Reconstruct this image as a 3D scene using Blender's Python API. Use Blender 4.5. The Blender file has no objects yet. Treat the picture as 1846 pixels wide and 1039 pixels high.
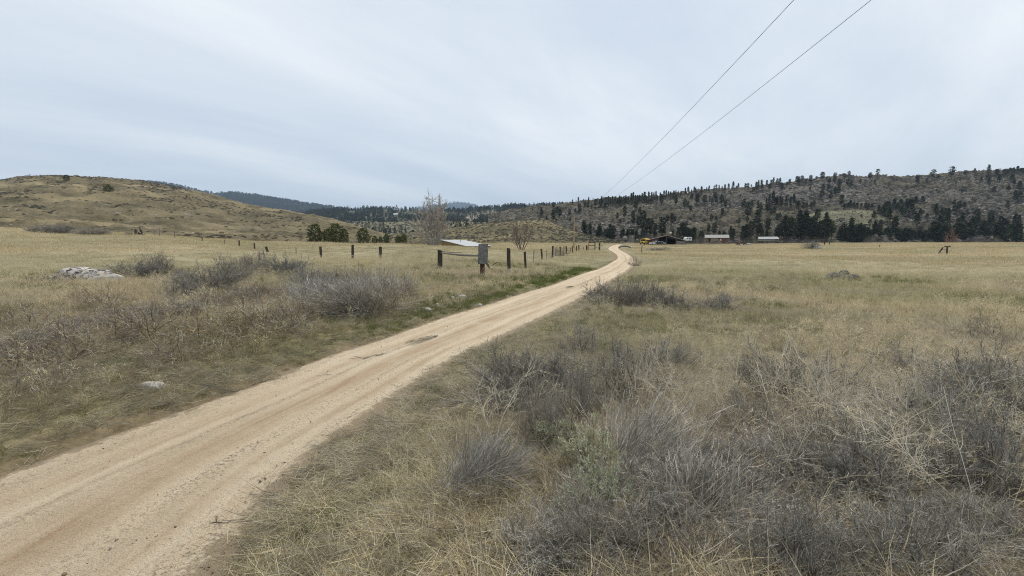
import bpy, math, random
import numpy as np
from mathutils import Vector, Matrix, Euler

RNG = np.random.default_rng(7)
random.seed(7)
SC = bpy.context.scene
COL = SC.collection

# ------------------------------------------------------------------ camera
W0, H0, FPX = 1846.0, 1039.0, 800.0
CAM_Z = 2.5
PITCH = math.atan(82.5 / FPX)
cam = bpy.data.cameras.new("camera")
cam.sensor_width = 36.0
cam.lens = 36.0 * FPX / W0
cam.clip_start = 0.05
cam.clip_end = 30000.0
cam_o = bpy.data.objects.new("camera", cam)
COL.objects.link(cam_o)
cam_o.location = (0, 0, CAM_Z)
cam_o.rotation_euler = (math.pi / 2 - PITCH, 0, 0)
SC.camera = cam_o

# ------------------------------------------------------------------ sky, sun, exposure
SUN_EL, SUN_ROT = math.radians(57), math.radians(22)
world = bpy.data.worlds.new("World")
SC.world = world
world.use_nodes = True
wn, wl = world.node_tree.nodes, world.node_tree.links
bg = wn["Background"]
bg.inputs["Strength"].default_value = 0.1
sky = wn.new("ShaderNodeTexSky")
sky.sky_type = 'NISHITA'
sky.sun_disc = False
sky.sun_elevation = SUN_EL
sky.sun_rotation = SUN_ROT
sky.air_density = 1.0
sky.dust_density = 1.5
tc = wn.new("ShaderNodeTexCoord")
sep = wn.new("ShaderNodeSeparateXYZ")
wl.new(tc.outputs["Generated"], sep.inputs[0])


def wmath(op, a, b=None):
    n = wn.new("ShaderNodeMath")
    n.operation = op
    for i, v in enumerate((a, b)):
        if v is None:
            continue
        if isinstance(v, (int, float)):
            n.inputs[i].default_value = v
        else:
            wl.new(v, n.inputs[i])
    return n.outputs[0]


zz = wmath('ADD', wmath('MAXIMUM', sep.outputs[2], 0.0), 0.16)
cmb = wn.new("ShaderNodeCombineXYZ")
wl.new(wmath('DIVIDE', sep.outputs[0], zz), cmb.inputs[0])
wl.new(wmath('DIVIDE', sep.outputs[1], zz), cmb.inputs[1])


def wnoise(scale, detail, rough, rot, stretch, loc=(0, 0, 0)):
    mp = wn.new("ShaderNodeMapping")
    mp.vector_type = "TEXTURE"
    mp.inputs["Rotation"].default_value = (0, 0, math.radians(rot))
    mp.inputs["Scale"].default_value = tuple(1 / v for v in stretch)
    mp.inputs["Location"].default_value = loc
    wl.new(cmb.outputs[0], mp.inputs[0])
    n = wn.new("ShaderNodeTexNoise")
    n.inputs["Scale"].default_value = scale
    n.inputs["Detail"].default_value = detail
    n.inputs["Roughness"].default_value = rough
    n.inputs["Distortion"].default_value = 0.35
    wl.new(mp.outputs[0], n.inputs["Vector"])
    return n.outputs[0]


n1 = wnoise(0.75, 5, 0.5, -44, (1.1, 0.36, 1), (2.2, 0.4, 0))
n2 = wnoise(1.6, 6, 0.62, -36, (1.5, 0.5, 1), (1.7, 5.2, 0))
cl = wmath('ADD', wmath('MULTIPLY', n1, 0.76), wmath('MULTIPLY', n2, 0.24))
ramp = wn.new("ShaderNodeValToRGB")
wl.new(cl, ramp.inputs[0])
e = ramp.color_ramp.elements
e[0].position = 0.37
e[0].color = (6.95, 7.85, 8.95, 1)
e[1].position = 0.63
e[1].color = (10.0, 10.45, 10.8, 1)
em = e.new(0.50)
em.color = (8.3, 9.0, 9.75, 1)
mixw = wn.new("ShaderNodeMix")
mixw.data_type = 'RGBA'
# towards the horizon the cloud sheet thins and a little more blue comes through
hz = wmath('SUBTRACT', 1.0, wmath('MULTIPLY', wmath('MAXIMUM', sep.outputs[2], 0.0), 3.2))
hz = wmath('MAXIMUM', hz, 0.0)
wl.new(wmath('SUBTRACT', 0.93, wmath('MULTIPLY', hz, 0.10)), mixw.inputs[0])
wl.new(sky.outputs[0], mixw.inputs[6])
wl.new(ramp.outputs[0], mixw.inputs[7])
wl.new(mixw.outputs[2], bg.inputs["Color"])

sun = bpy.data.lights.new("sun", 'SUN')
sun.energy = 3.3
sun.angle = math.radians(5)
sun.color = (1.0, 0.955, 0.88)
sun_o = bpy.data.objects.new("sun", sun)
COL.objects.link(sun_o)
# Nishita: rotation 0 puts the sun at +Y, growing clockwise seen from above
sd = Vector((math.sin(SUN_ROT) * math.cos(SUN_EL), math.cos(SUN_ROT) * math.cos(SUN_EL), math.sin(SUN_EL)))
sun_o.rotation_euler = sd.to_track_quat('Z', 'Y').to_euler()
sun_o.location = sd * 100

SC.view_settings.view_transform = 'Standard'
SC.view_settings.look = 'None'
SC.view_settings.exposure = 0.0
SC.view_settings.gamma = 1.0
SC.render.engine = 'CYCLES'
SC.cycles.max_bounces = 5
SC.cycles.diffuse_bounces = 2
SC.cycles.glossy_bounces = 2
SC.cycles.transmission_bounces = 2
SC.cycles.transparent_max_bounces = 4
SC.cycles.volume_bounces = 0
SC.cycles.use_adaptive_sampling = True
SC.cycles.adaptive_threshold = 0.006
SC.cycles.use_denoising = True
SC.cycles.denoising_prefilter = "NONE"
SC.cycles.filter_width = 1.0


# ------------------------------------------------------------------ helpers: rays, noise, meshes
def ray(px, py):
    """direction through a pixel of the photograph, scaled to dY = 1: (dX, dZ)"""
    u = (np.asarray(px, float) - W0 / 2) / FPX
    v = (H0 / 2 - np.asarray(py, float)) / FPX
    c, s = math.cos(PITCH), math.sin(PITCH)
    dy = c + v * s
    return u / dy, (-s + v * c) / dy


def at(px, py, D):
    dx, dz = ray(px, py)
    return np.array([dx * D, D, CAM_Z + dz * D])


def on_plane(px, py, z):
    dx, dz = ray(px, py)
    D = (z - CAM_Z) / dz
    return np.array([dx * D, D, z])


def project(P):
    P = np.asarray(P, float)
    c, s = math.cos(PITCH), math.sin(PITCH)
    y, z = P[..., 1], P[..., 2] - CAM_Z
    fw = y * c - z * s
    up = y * s + z * c
    return W0 / 2 + FPX * P[..., 0] / fw, H0 / 2 - FPX * up / fw


def _hash(ix, iy, seed):
    h = (ix.astype(np.int64) * 374761393 + iy.astype(np.int64) * 668265263 + seed * 974634777) & 0xFFFFFFFF
    h = ((h ^ (h >> 13)) * 1274126177) & 0xFFFFFFFF
    return ((h ^ (h >> 16)) & 0xFFFF) / 65535.0


def vnoise(x, y, seed=0):
    x, y = np.asarray(x, float), np.asarray(y, float)
    ix, iy = np.floor(x).astype(np.int64), np.floor(y).astype(np.int64)
    fx, fy = x - ix, y - iy
    fx, fy = fx * fx * fx * (fx * (fx * 6 - 15) + 10), fy * fy * fy * (fy * (fy * 6 - 15) + 10)
    a, b = _hash(ix, iy, seed), _hash(ix + 1, iy, seed)
    c, d = _hash(ix, iy + 1, seed), _hash(ix + 1, iy + 1, seed)
    return (a + (b - a) * fx) * (1 - fy) + (c + (d - c) * fx) * fy


def fbm(x, y, oct=4, seed=0, gain=0.5):
    r, a, t = 0.0, 1.0, 0.0
    for i in range(oct):
        r = r + a * (vnoise(x, y, seed + i * 17) * 2 - 1)
        t += a
        a *= gain
        x, y = np.asarray(x) * 2.03 + 11.3, np.asarray(y) * 2.03 - 7.7
    return r / t


def sstep(a, b, x):
    t = np.clip((np.asarray(x, float) - a) / (b - a), 0, 1)
    return t * t * (3 - 2 * t)


class MB:
    """collects vertices, faces, colours; build() links them as one mesh object"""

    def __init__(self):
        self.v, self.f, self.c, self.m, self.n = [], [], [], [], 0

    def add(self, V, F, col=(1, 1, 1), mat=0):
        V = np.asarray(V, float).reshape(-1, 3)
        F = np.asarray(F, int)
        c = np.asarray(col, float)
        if c.ndim == 1:
            c = np.tile(c, (len(V), 1))
        self.v.append(V)
        self.c.append(c)
        self.f.append(F + self.n)
        self.m.append(np.full(len(F), mat))
        self.n += len(V)
        return self

    def box(self, c, s, rz=0.0, col=(1, 1, 1), mat=0, rx=0.0, ry=0.0, bevel=0.0):
        sx, sy, sz = s[0] / 2, s[1] / 2, s[2] / 2
        b = min(bevel, sx * .9, sy * .9, sz * .9)
        R = np.array(Euler((rx, ry, rz)).to_matrix())
        if b <= 0:
            V = np.array([(x, y, z) for z in (-sz, sz) for y in (-sy, sy) for x in (-sx, sx)])
            F = [(0, 2, 3, 1), (4, 5, 7, 6), (0, 1, 5, 4), (2, 6, 7, 3), (0, 4, 6, 2), (1, 3, 7, 5)]
        else:
            L = [(-sz, b), (-sz + b, 0), (sz - b, 0), (sz, b)]
            V, F = [], []
            for z, i in L:
                x0, y0 = sx - i, sy - i
                V += [(-x0 + b, -y0, z), (x0 - b, -y0, z), (x0, -y0 + b, z), (x0, y0 - b, z),
                      (x0 - b, y0, z), (-x0 + b, y0, z), (-x0, y0 - b, z), (-x0, -y0 + b, z)]
            V = np.array(V)
            for k in range(3):
                for j in range(8):
                    F.append((k * 8 + j, k * 8 + (j + 1) % 8, k * 8 + 8 + (j + 1) % 8, k * 8 + 8 + j))
            for k, o in ((0, 1), (24, 0)):
                q = [(7, 0, 1, 2), (7, 2, 3, 6), (6, 3, 4, 5)]
                for t in q:
                    t = tuple(k + i for i in t)
                    F.append(t[::-1] if o else t)
        return self.add(V @ R.T + np.asarray(c, float), F, col, mat)

    def ribbons(self, P, Wd, side, col, mat=0):
        """P (n,k,3) paths, Wd (n,k) widths, side (n,3) or (n,k,3), col (n,3) or (n,k,3)"""
        n, k, _ = P.shape
        if side.ndim == 2:
            side = np.repeat(side[:, None, :], k, 1)
        V = np.stack([P - side * Wd[..., None] / 2, P + side * Wd[..., None] / 2], 2).reshape(-1, 3)
        i = (np.arange(n)[:, None] * k + np.arange(k - 1)[None]) * 2
        F = np.stack([i, i + 1, i + 3, i + 2], -1).reshape(-1, 4)
        col = np.asarray(col, float)
        if col.ndim == 2:
            col = np.repeat(col[:, None, :], k, 1)
        return self.add(V, F, np.repeat(col[:, :, None, :], 2, 2).reshape(-1, 3), mat)

    def tubes(self, P, R, m=5, col=(1, 1, 1), mat=0, cap=False):
        """P (n,k,3), R (n,k)"""
        n, k, _ = P.shape
        T = np.gradient(P, axis=1)
        T /= np.linalg.norm(T, axis=2, keepdims=True) + 1e-9
        ref = np.where(np.abs(T[:, :1, 2:3]) > 0.8, np.array([1., 0, 0]), np.array([0, 0, 1.]))
        A = np.cross(T, np.broadcast_to(ref, T.shape))
        A /= np.linalg.norm(A, axis=2, keepdims=True) + 1e-9
        B = np.cross(T, A)
        an = np.arange(m) / m * 2 * math.pi
        V = P[:, :, None] + R[:, :, None, None] * (A[:, :, None] * np.cos(an)[:, None] + B[:, :, None] * np.sin(an)[:, None])
        base = (np.arange(n)[:, None] * k + np.arange(k - 1)[None])[..., None] * m
        j = np.arange(m)
        F = np.stack([base + j, base + (j + 1) % m, base + m + (j + 1) % m, base + m + j], -1).reshape(-1, 4)
        col = np.asarray(col, float)
        c = np.tile(col, (n * k * m, 1)) if col.ndim == 1 else np.repeat(col, k * m, 0)
        self.add(V.reshape(-1, 3), F, c, mat)
        if cap:
            for e_ in (0, k - 1):
                cv = V[:, e_].reshape(n, m, 3)
                for q in range(n):
                    cc = cv[q].mean(0)
                    vv = np.vstack([cv[q], cc])
                    fa = [(a, (a + 1) % m, m, m) for a in range(m)]
                    vv = np.vstack([vv, cc])
                    fa = [((a + 1) % m, a, m, m + 1) if False else (a, (a + 1) % m, m) for a in range(m)]
                    self.add(vv[:m + 1], fa, c[0], mat)
        return self

    def build(self, name, mats, parent=None, smooth=False, link=True):
        V = np.concatenate(self.v) if self.v else np.zeros((0, 3))
        me = bpy.data.meshes.new(name)
        me.vertices.add(len(V))
        me.vertices.foreach_set("co", V.astype(np.float32).ravel())
        lens = np.concatenate([np.full(len(f), f.shape[1]) for f in self.f]).astype(np.int32)
        idx = np.concatenate([f.ravel() for f in self.f]).astype(np.int32)
        me.loops.add(len(idx))
        me.loops.foreach_set("vertex_index", idx)
        me.polygons.add(len(lens))
        st = np.zeros(len(lens), np.int32)
        st[1:] = np.cumsum(lens)[:-1]
        me.polygons.foreach_set("loop_start", st)
        try:
            me.polygons.foreach_set("loop_total", lens)
        except Exception:
            pass
        me.polygons.foreach_set("material_index", np.concatenate(self.m).astype(np.int32))
        me.polygons.foreach_set("use_smooth", np.full(len(lens), smooth))
        a = me.attributes.new("tone", 'FLOAT_COLOR', 'POINT')
        c4 = np.ones((len(V), 4), np.float32)
        c4[:, :3] = np.concatenate(self.c)
        a.data.foreach_set("color", c4.ravel())
        me.update(calc_edges=True)
        me.validate()
        for m in (mats if isinstance(mats, (list, tuple)) else [mats]):
            me.materials.append(m)
        o = bpy.data.objects.new(name, me)
        if link:
            COL.objects.link(o)
        if parent is not None:
            o.parent = parent
        return o


def tag(o, label=None, cat=None, group=None, kind=None):
    if label:
        o["label"] = label
    if cat:
        o["category"] = cat
    if group:
        o["group"] = group
    if kind:
        o["kind"] = kind
    return o


def thing(name, label, cat, loc=(0, 0, 0), rz=0.0, group=None):
    o = bpy.data.objects.new(name, None)
    o.empty_display_size = 0.2
    COL.objects.link(o)
    o.location = tuple(float(v) for v in loc)
    o.rotation_euler = (0, 0, rz)
    return tag(o, label, cat, group)


def dup(root, loc, rz=0.0, scale=1.0, label=None, group=None, cat=None):
    r = root.copy()
    COL.objects.link(r)
    r.location = tuple(float(v) for v in loc)
    r.rotation_euler = (0, 0, rz)
    r.scale = (scale,) * 3 if np.isscalar(scale) else scale
    for ch in root.children:
        c = ch.copy()
        COL.objects.link(c)
        c.parent = r
        for g in ch.children:
            d = g.copy()
            COL.objects.link(d)
            d.parent = c
    return tag(r, label, cat, group)


# ------------------------------------------------------------------ materials
class NT:
    def __init__(self, name):
        self.mat = bpy.data.materials.new(name)
        self.mat.use_nodes = True
        self.n, self.l = self.mat.node_tree.nodes, self.mat.node_tree.links
        self.p = self.n["Principled BSDF"]
        self.p.inputs["Roughness"].default_value = 0.9
        self.p.inputs["Specular IOR Level"].default_value = 0.15
        self.geo = self.n.new("ShaderNodeNewGeometry")

    def pos(self, scale=(1, 1, 1)):
        if scale == (1, 1, 1):
            return self.geo.outputs["Position"]
        m = self.n.new("ShaderNodeMapping")
        m.inputs["Scale"].default_value = scale
        self.l.new(self.geo.outputs["Position"], m.inputs[0])
        return m.outputs[0]

    def objco(self, scale=(1, 1, 1)):
        t = self.n.new("ShaderNodeTexCoord")
        m = self.n.new("ShaderNodeMapping")
        m.inputs["Scale"].default_value = scale
        self.l.new(t.outputs["Object"], m.inputs[0])
        return m.outputs[0]

    def noise(self, scale, detail=4, rough=0.55, vec=None, dist=0.0):
        t = self.n.new("ShaderNodeTexNoise")
        t.inputs["Scale"].default_value = scale
        t.inputs["Detail"].default_value = detail
        t.inputs["Roughness"].default_value = rough
        t.inputs["Distortion"].default_value = dist
        self.l.new(vec if vec is not None else self.pos(), t.inputs["Vector"])
        return t.outputs[0]

    def vor(self, scale, vec=None, feature='F1', out="Distance", rnd=1.0):
        t = self.n.new("ShaderNodeTexVoronoi")
        t.feature = feature
        t.inputs["Scale"].default_value = scale
        t.inputs["Randomness"].default_value = rnd
        self.l.new(vec if vec is not None else self.pos(), t.inputs["Vector"])
        return t.outputs[out]

    def ramp(self, v, stops, interp='LINEAR'):
        r = self.n.new("ShaderNodeValToRGB")
        r.color_ramp.interpolation = interp
        e = r.color_ramp.elements
        while len(e) < len(stops):
            e.new(0.5)
        for i, (p, c) in enumerate(stops):
            e[i].position = p
            e[i].color = (*c, 1) if hasattr(c, '__len__') else (c, c, c, 1)
        self.l.new(v, r.inputs[0])
        return r.outputs[0]

    def mix(self, f, a, b, mode='MIX'):
        m = self.n.new("ShaderNodeMix")
        m.data_type = 'RGBA'
        m.blend_type = mode
        for s, v in ((0, f), (6, a), (7, b)):
            if isinstance(v, (int, float)):
                m.inputs[s].default_value = v
            elif isinstance(v, tuple):
                m.inputs[s].default_value = (*v, 1)
            else:
                self.l.new(v, m.inputs[s])
        return m.outputs[2]

    def math(self, op, a, b=0.0):
        m = self.n.new("ShaderNodeMath")
        m.operation = op
        for i, v in enumerate((a, b)):
            if isinstance(v, (int, float)):
                m.inputs[i].default_value = v
            else:
                self.l.new(v, m.inputs[i])
        return m.outputs[0]

    def attr(self, name, typ='GEOMETRY', out="Color"):
        a = self.n.new("ShaderNodeAttribute")
        a.attribute_name = name
        a.attribute_type = typ
        return a.outputs[out]

    def chan(self, c, i):
        s = self.n.new("ShaderNodeSeparateColor")
        self.l.new(c, s.inputs[0])
        return s.outputs[i]

    def color(self, c):
        if isinstance(c, tuple):
            self.p.inputs["Base Color"].default_value = (*c, 1)
        else:
            self.l.new(c, self.p.inputs["Base Color"])

    def bump(self, h, strength=0.4, dist=0.05):
        b = self.n.new("ShaderNodeBump")
        b.inputs["Strength"].default_value = strength
        b.inputs["Distance"].default_value = dist
        self.l.new(h, b.inputs["Height"])
        self.l.new(b.outputs[0], self.p.inputs["Normal"])


def mat_plant(name, var=0.3, transl=0.3):
    """leaf, blade and twig material: colour from the 'tone' of each blade, varied per copy"""
    t = NT(name)
    tint = t.attr("tint", 'INSTANCER', "Color")
    c = t.mix(1.0, t.attr("tone"), t.ramp(t.noise(1.7, 3), [(0.3, 1 - var), (0.7, 1 + var * .5)]), 'MULTIPLY')
    c = t.mix(1.0, c, tint, 'MULTIPLY')
    t.color(c)
    if transl > 0:
        tr = t.n.new("ShaderNodeBsdfTranslucent")
        t.l.new(c, tr.inputs[0])
        ms = t.n.new("ShaderNodeMixShader")
        ms.inputs[0].default_value = transl
        t.l.new(t.p.outputs[0], ms.inputs[1])
        t.l.new(tr.outputs[0], ms.inputs[2])
        t.l.new(ms.outputs[0], t.n["Material Output"].inputs[0])
    return t.mat


def mat_plain(name, transl=0.0, var=0.3, nscale=3.0):
    """the same for things that are ordinary objects (no instancer tint)"""
    t = NT(name)
    oi = t.n.new("ShaderNodeObjectInfo")
    c = t.mix(1.0, t.attr("tone"), t.ramp(t.noise(nscale, 3), [(0.3, 1 - var), (0.7, 1 + var * .5)]), 'MULTIPLY')
    c = t.mix(1.0, c, t.ramp(oi.outputs["Random"], [(0.0, (.86, .88, .9)), (1.0, (1.12, 1.08, 1.02))]), 'MULTIPLY')
    t.color(c)
    if transl > 0:
        tr = t.n.new("ShaderNodeBsdfTranslucent")
        t.l.new(c, tr.inputs[0])
        ms = t.n.new("ShaderNodeMixShader")
        ms.inputs[0].default_value = transl
        t.l.new(t.p.outputs[0], ms.inputs[1])
        t.l.new(tr.outputs[0], ms.inputs[2])
        t.l.new(ms.outputs[0], t.n["Material Output"].inputs[0])
    return t.mat


def mat_wood(name, dark, light, sc=(14, 14, 1.2), bump=0.5):
    t = NT(name)
    v = t.objco(sc)
    t.color(t.ramp(t.noise(2.0, 6, 0.65, v, 0.4), [(0.32, dark), (0.68, light)]))
    t.bump(t.noise(3.0, 5, 0.6, v), bump, 0.02)
    return t.mat


def mat_rock(name, a, b, lich=(0.05, 0.05, 0.045), sc=3.0, lf=(0.52, 0.62)):
    t = NT(name)
    v = t.objco()
    base = t.ramp(t.noise(sc, 7, 0.65, v), [(0.3, a), (0.7, b)])
    f = t.ramp(t.noise(sc * 2.3, 6, 0.7, v, 0.6), [(lf[0], 0.0), (lf[1], 1.0)])
    t.color(t.mix(f, base, lich))
    t.bump(t.noise(sc * 3, 7, 0.7, v), 0.8, 0.05)
    return t.mat


def mat_flat(name, c, rough=0.6, var=0.12, metal=0.0, sc=4.0):
    t = NT(name)
    t.color(t.ramp(t.noise(sc, 5, 0.6, t.objco()), [(0.3, tuple(x * (1 - var) for x in c)), (0.7, tuple(min(1, x * (1 + var)) for x in c))]))
    t.p.inputs["Roughness"].default_value = rough
    t.p.inputs["Metallic"].default_value = metal
    t.p.inputs["Specular IOR Level"].default_value = 0.3
    return t.mat


# ------------------------------------------------------------------ the road's edges and the shape of the land
EDGE_L = [(0, 857), (100, 822), (200, 785), (300, 750), (400, 716), (480, 688), (577, 644), (666, 619), (731, 596), (808, 569),
          (870, 552), (935, 530.5), (1000, 513), (1046, 494), (1081, 485), (1104, 472), (1115, 465.5)]
EDGE_R = [(400, 1020), (450, 966), (500, 890), (546, 838.5), (654, 760), (750, 694), (835, 640), (904, 609), (981, 573), (1058, 535),
          (1092, 511.6), (1127, 493), (1141, 480), (1147, 470)]
FAR_L = [(1109, 457, 95), (1094, 449.5, 130), (1101, 444, 162), (1112, 441, 190)]
FAR_R = [(1131, 457, 95), (1114, 449.5, 130), (1115, 444, 162), (1122, 441, 190)]


def smooth_line(P, n_it=3):
    P = np.array(P, float)
    for _ in range(n_it):
        Q = np.empty((len(P) * 2 - 2, 3))
        Q[0::2] = P[:-1] * .75 + P[1:] * .25
        Q[1::2] = P[:-1] * .25 + P[1:] * .75
        P = np.vstack([P[:1], Q, P[-1:]])
    return P


def road_side(edge, far):
    P = [on_plane(x, y, 0.0) for x, y in edge] + [at(*f) for f in far]
    d = P[0] - P[4]
    d = d / np.linalg.norm(d)
    P = [P[0] + d * 14, P[0] + d * 6] + P
    return smooth_line(P)


SIDE_L, SIDE_R = road_side(EDGE_L, FAR_L), road_side(EDGE_R, FAR_R)


def resample(P, n, power=1.0):
    s = np.concatenate([[0], np.cumsum(np.linalg.norm(np.diff(P, axis=0), axis=1))])
    return np.stack([np.interp(n, s / s[-1], P[:, i]) for i in range(3)], 1), s[-1]


# pair the two sides: for every left point the nearest point of the right side, smoothed
LL, road_len = resample(SIDE_L, np.linspace(0, 1, 1300) ** 1.9)
RRd, _ = resample(SIDE_R, np.linspace(0, 1, 1500) ** 1.9)
d2 = ((LL[:, None, :2] - RRd[None, :, :2]) ** 2).sum(2)
jj = np.maximum.accumulate(np.argmin(d2, 1)).astype(float)
kern = np.ones(25) / 25
jj = np.convolve(np.pad(jj, 12, mode='edge'), kern, 'valid')
RR = np.stack([np.interp(jj, np.arange(len(RRd)), RRd[:, i]) for i in range(3)], 1)
CEN = (LL + RR) / 2
HALF = np.linalg.norm(LL - RR, axis=1)[:] / 2
HALF = np.clip(np.convolve(np.pad(HALF, 12, mode='edge'), kern, 'valid'), 1.15, 2.2)
CEN_C, HALF_C = CEN[::7], HALF[::7]


def road_dist(X, Y):
    """(distance to the road's edge, negative on the road; distance along)"""
    X, Y = np.asarray(X, float).ravel(), np.asarray(Y, float).ravel()
    out = np.full(len(X), 99.0)
    zr = np.zeros(len(X))
    A, B = CEN_C[:-1], CEN_C[1:]
    AB = (B - A)[:, :2]
    L2 = (AB ** 2).sum(1) + 1e-9
    near = np.nonzero((X > -40) & (X < 60) & (Y < 200) & (Y > -20))[0]
    for k in range(0, len(near), 20000):
        i = near[k:k + 20000]
        px, py = X[i, None] - A[None, :, 0], Y[i, None] - A[None, :, 1]
        t = np.clip((px * AB[None, :, 0] + py * AB[None, :, 1]) / L2, 0, 1)
        d = np.hypot(px - t * AB[None, :, 0], py - t * AB[None, :, 1])
        hw = HALF_C[:-1][None] * (1 - t) + HALF_C[1:][None] * t
        z = A[None, :, 2] * (1 - t) + B[None, :, 2] * t
        d = d - hw
        m = np.argmin(d, 1)
        out[i] = d[np.arange(len(i)), m]
        zr[i] = z[np.arange(len(i)), m]
    return out, zr


CP = []
for x, y in EDGE_L[::2] + EDGE_R[::2]:
    CP.append(on_plane(x, y, 0.0))
for f in FAR_L + FAR_R:
    CP.append(at(*f))
for x, y, z in [(923, 1039, .82), (760, 1000, .62), (640, 975, .36), (1300, 1039, .92), (1846, 1039, .85), (1846, 850, .7),
                (1400, 850, .74), (1000, 850, .6), (800, 800, .36), (900, 700, .24), (1100, 700, .35), (1400, 700, .36),
                (1846, 700, .4), (1846, 620, .15), (1300, 600, .1), (1060, 600, .1), (1846, 540, 0), (1400, 530, 0),
                (1250, 490, 0), (1846, 490, 0), (1550, 490, 0), (1846, 465, 0.05), (1400, 462, .05),
                (0, 800, .16), (200, 725, .16), (400, 665, .16), (0, 650, .42), (250, 600, .45), (500, 600, .28), (700, 562, .18),
                (0, 540, .5), (300, 520, .5), (600, 512, .38)]:
    CP.append(on_plane(x, y, z))
for x, y, D in [(1846, 441.5, 260), (1500, 439, 250), (1250, 441, 230), (1700, 440.5, 255), (1160, 440.5, 200),
                (870, 500, 30), (793, 484, 32), (686, 466, 45), (578, 464, 50), (458, 450, 70), (150, 506, 24), (0, 470, 40),
                (0, 440, 65), (0, 411, 95), (250, 421.5, 95), (430, 435, 95), (560, 437.3, 90), (700, 441, 80), (800, 446.5, 70),
                (900, 449.5, 75), (1000, 450, 105), (1090, 445, 160), (917, 488, 34), (1000, 464, 62), (1060, 453, 100),
                (900, 437.5, 180), (1000, 438, 185), (1085, 436, 200), (-300, 470, 40), (-300, 404, 95), (2200, 440, 250)]:
    CP.append(at(x, y, D))
for x, D, z in [(0, 145, 5), (250, 150, 4), (430, 150, 2), (600, 140, .5), (700, 130, .3), (830, 102, .7), (-300, 150, 6),
                (0, 320, 0), (500, 320, 0), (1000, 320, 0), (1500, 320, 0), (1846, 330, 0), (2200, 330, 0)]:
    dx, _ = ray(x, 437)
    CP.append(np.array([dx * D, D, z]))
CP = np.array(CP)
TH_MAX = 1.22


def _feat(X, Y):
    r = np.maximum(np.hypot(X, Y), 0.6)
    th = np.clip(np.arctan2(X, np.maximum(Y, 1e-6) + 0 * X), -TH_MAX, TH_MAX)
    th = np.where(Y <= 0, np.sign(X) * TH_MAX, th)
    return np.stack([th * 1.6, np.log(r)], -1)


_F = _feat(CP[:, 0], CP[:, 1])
_d = np.linalg.norm(_F[:, None] - _F[None], axis=2)
_K = _d ** 2 * np.log(_d + 1e-6) + np.eye(len(CP)) * 0.02
_n = len(CP)
_A = np.zeros((_n + 3, _n + 3))
_A[:_n, :_n] = _K
_A[:_n, _n:] = np.c_[np.ones(_n), _F]
_A[_n:, :_n] = _A[:_n, _n:].T
_wt = np.linalg.solve(_A, np.r_[CP[:, 2], 0, 0, 0])


def base_z(X, Y):
    X, Y = np.asarray(X, float), np.asarray(Y, float)
    sh = X.shape
    X, Y = X.ravel(), Y.ravel()
    out = np.empty(len(X))
    for k in range(0, len(X), 30000):
        f = _feat(X[k:k + 30000], Y[k:k + 30000])
        d = np.linalg.norm(f[:, None] - _F[None], axis=2)
        out[k:k + 30000] = (d ** 2 * np.log(d + 1e-6)) @ _wt[:_n] + _wt[_n] + f @ _wt[_n + 1:]
    r = np.hypot(X, Y)
    out = np.clip(out, -1.0, 9.0)
    out = out * (1 - sstep(260, 420, r)) - 3.0 * sstep(280, 520, r)
    return out.reshape(sh)


def land_z(X, Y, carve=True):
    X, Y = np.asarray(X, float), np.asarray(Y, float)
    sh = X.shape
    X, Y = X.ravel(), Y.ravel()
    z = base_z(X, Y)
    rd, zr = road_dist(X, Y)
    r = np.hypot(X, Y)
    away = sstep(0.2, 1.5, rd)
    z = z + away * (0.07 * fbm(X / 1.7, Y / 1.7, 4, 3) + 0.05 * fbm(X / .45, Y / .45, 2, 9) * (r < 40) + 0.22 * fbm(X / 9, Y / 9, 3, 21) * sstep(6, 25, r))
    if carve:
        wob = 0.24 * fbm(X / .7, Y / .7, 4, 41, .65)
        f = sstep(-0.22, 0.45, rd + wob)
        z = zr * (1 - f) * (rd < 3) + z * np.where(rd < 3, f, 1.0) - 0.05 * (1 - f)
        z = z + 0.035 * np.exp(-((rd - 0.12) / 0.2) ** 2) * (0.6 + fbm(X / .5, Y / .5, 2, 77))
    return z.reshape(sh)


_MD = np.geomspace(1.6, 330, 1500)


def on_land(px, py):
    """the point of the land one sees at this pixel of the photograph"""
    dx, dz = ray(px, py)
    z = base_z(dx * _MD, _MD)
    gap = CAM_Z + dz * _MD - z
    k = np.nonzero(gap <= 0)[0]
    i = k[0] if len(k) else int(np.argmin(np.where(_MD < 260, gap, 99)))
    D = _MD[i]
    X = dx * D
    return np.array([X, D, float(land_z(np.array([X]), np.array([D]))[0])])


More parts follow.
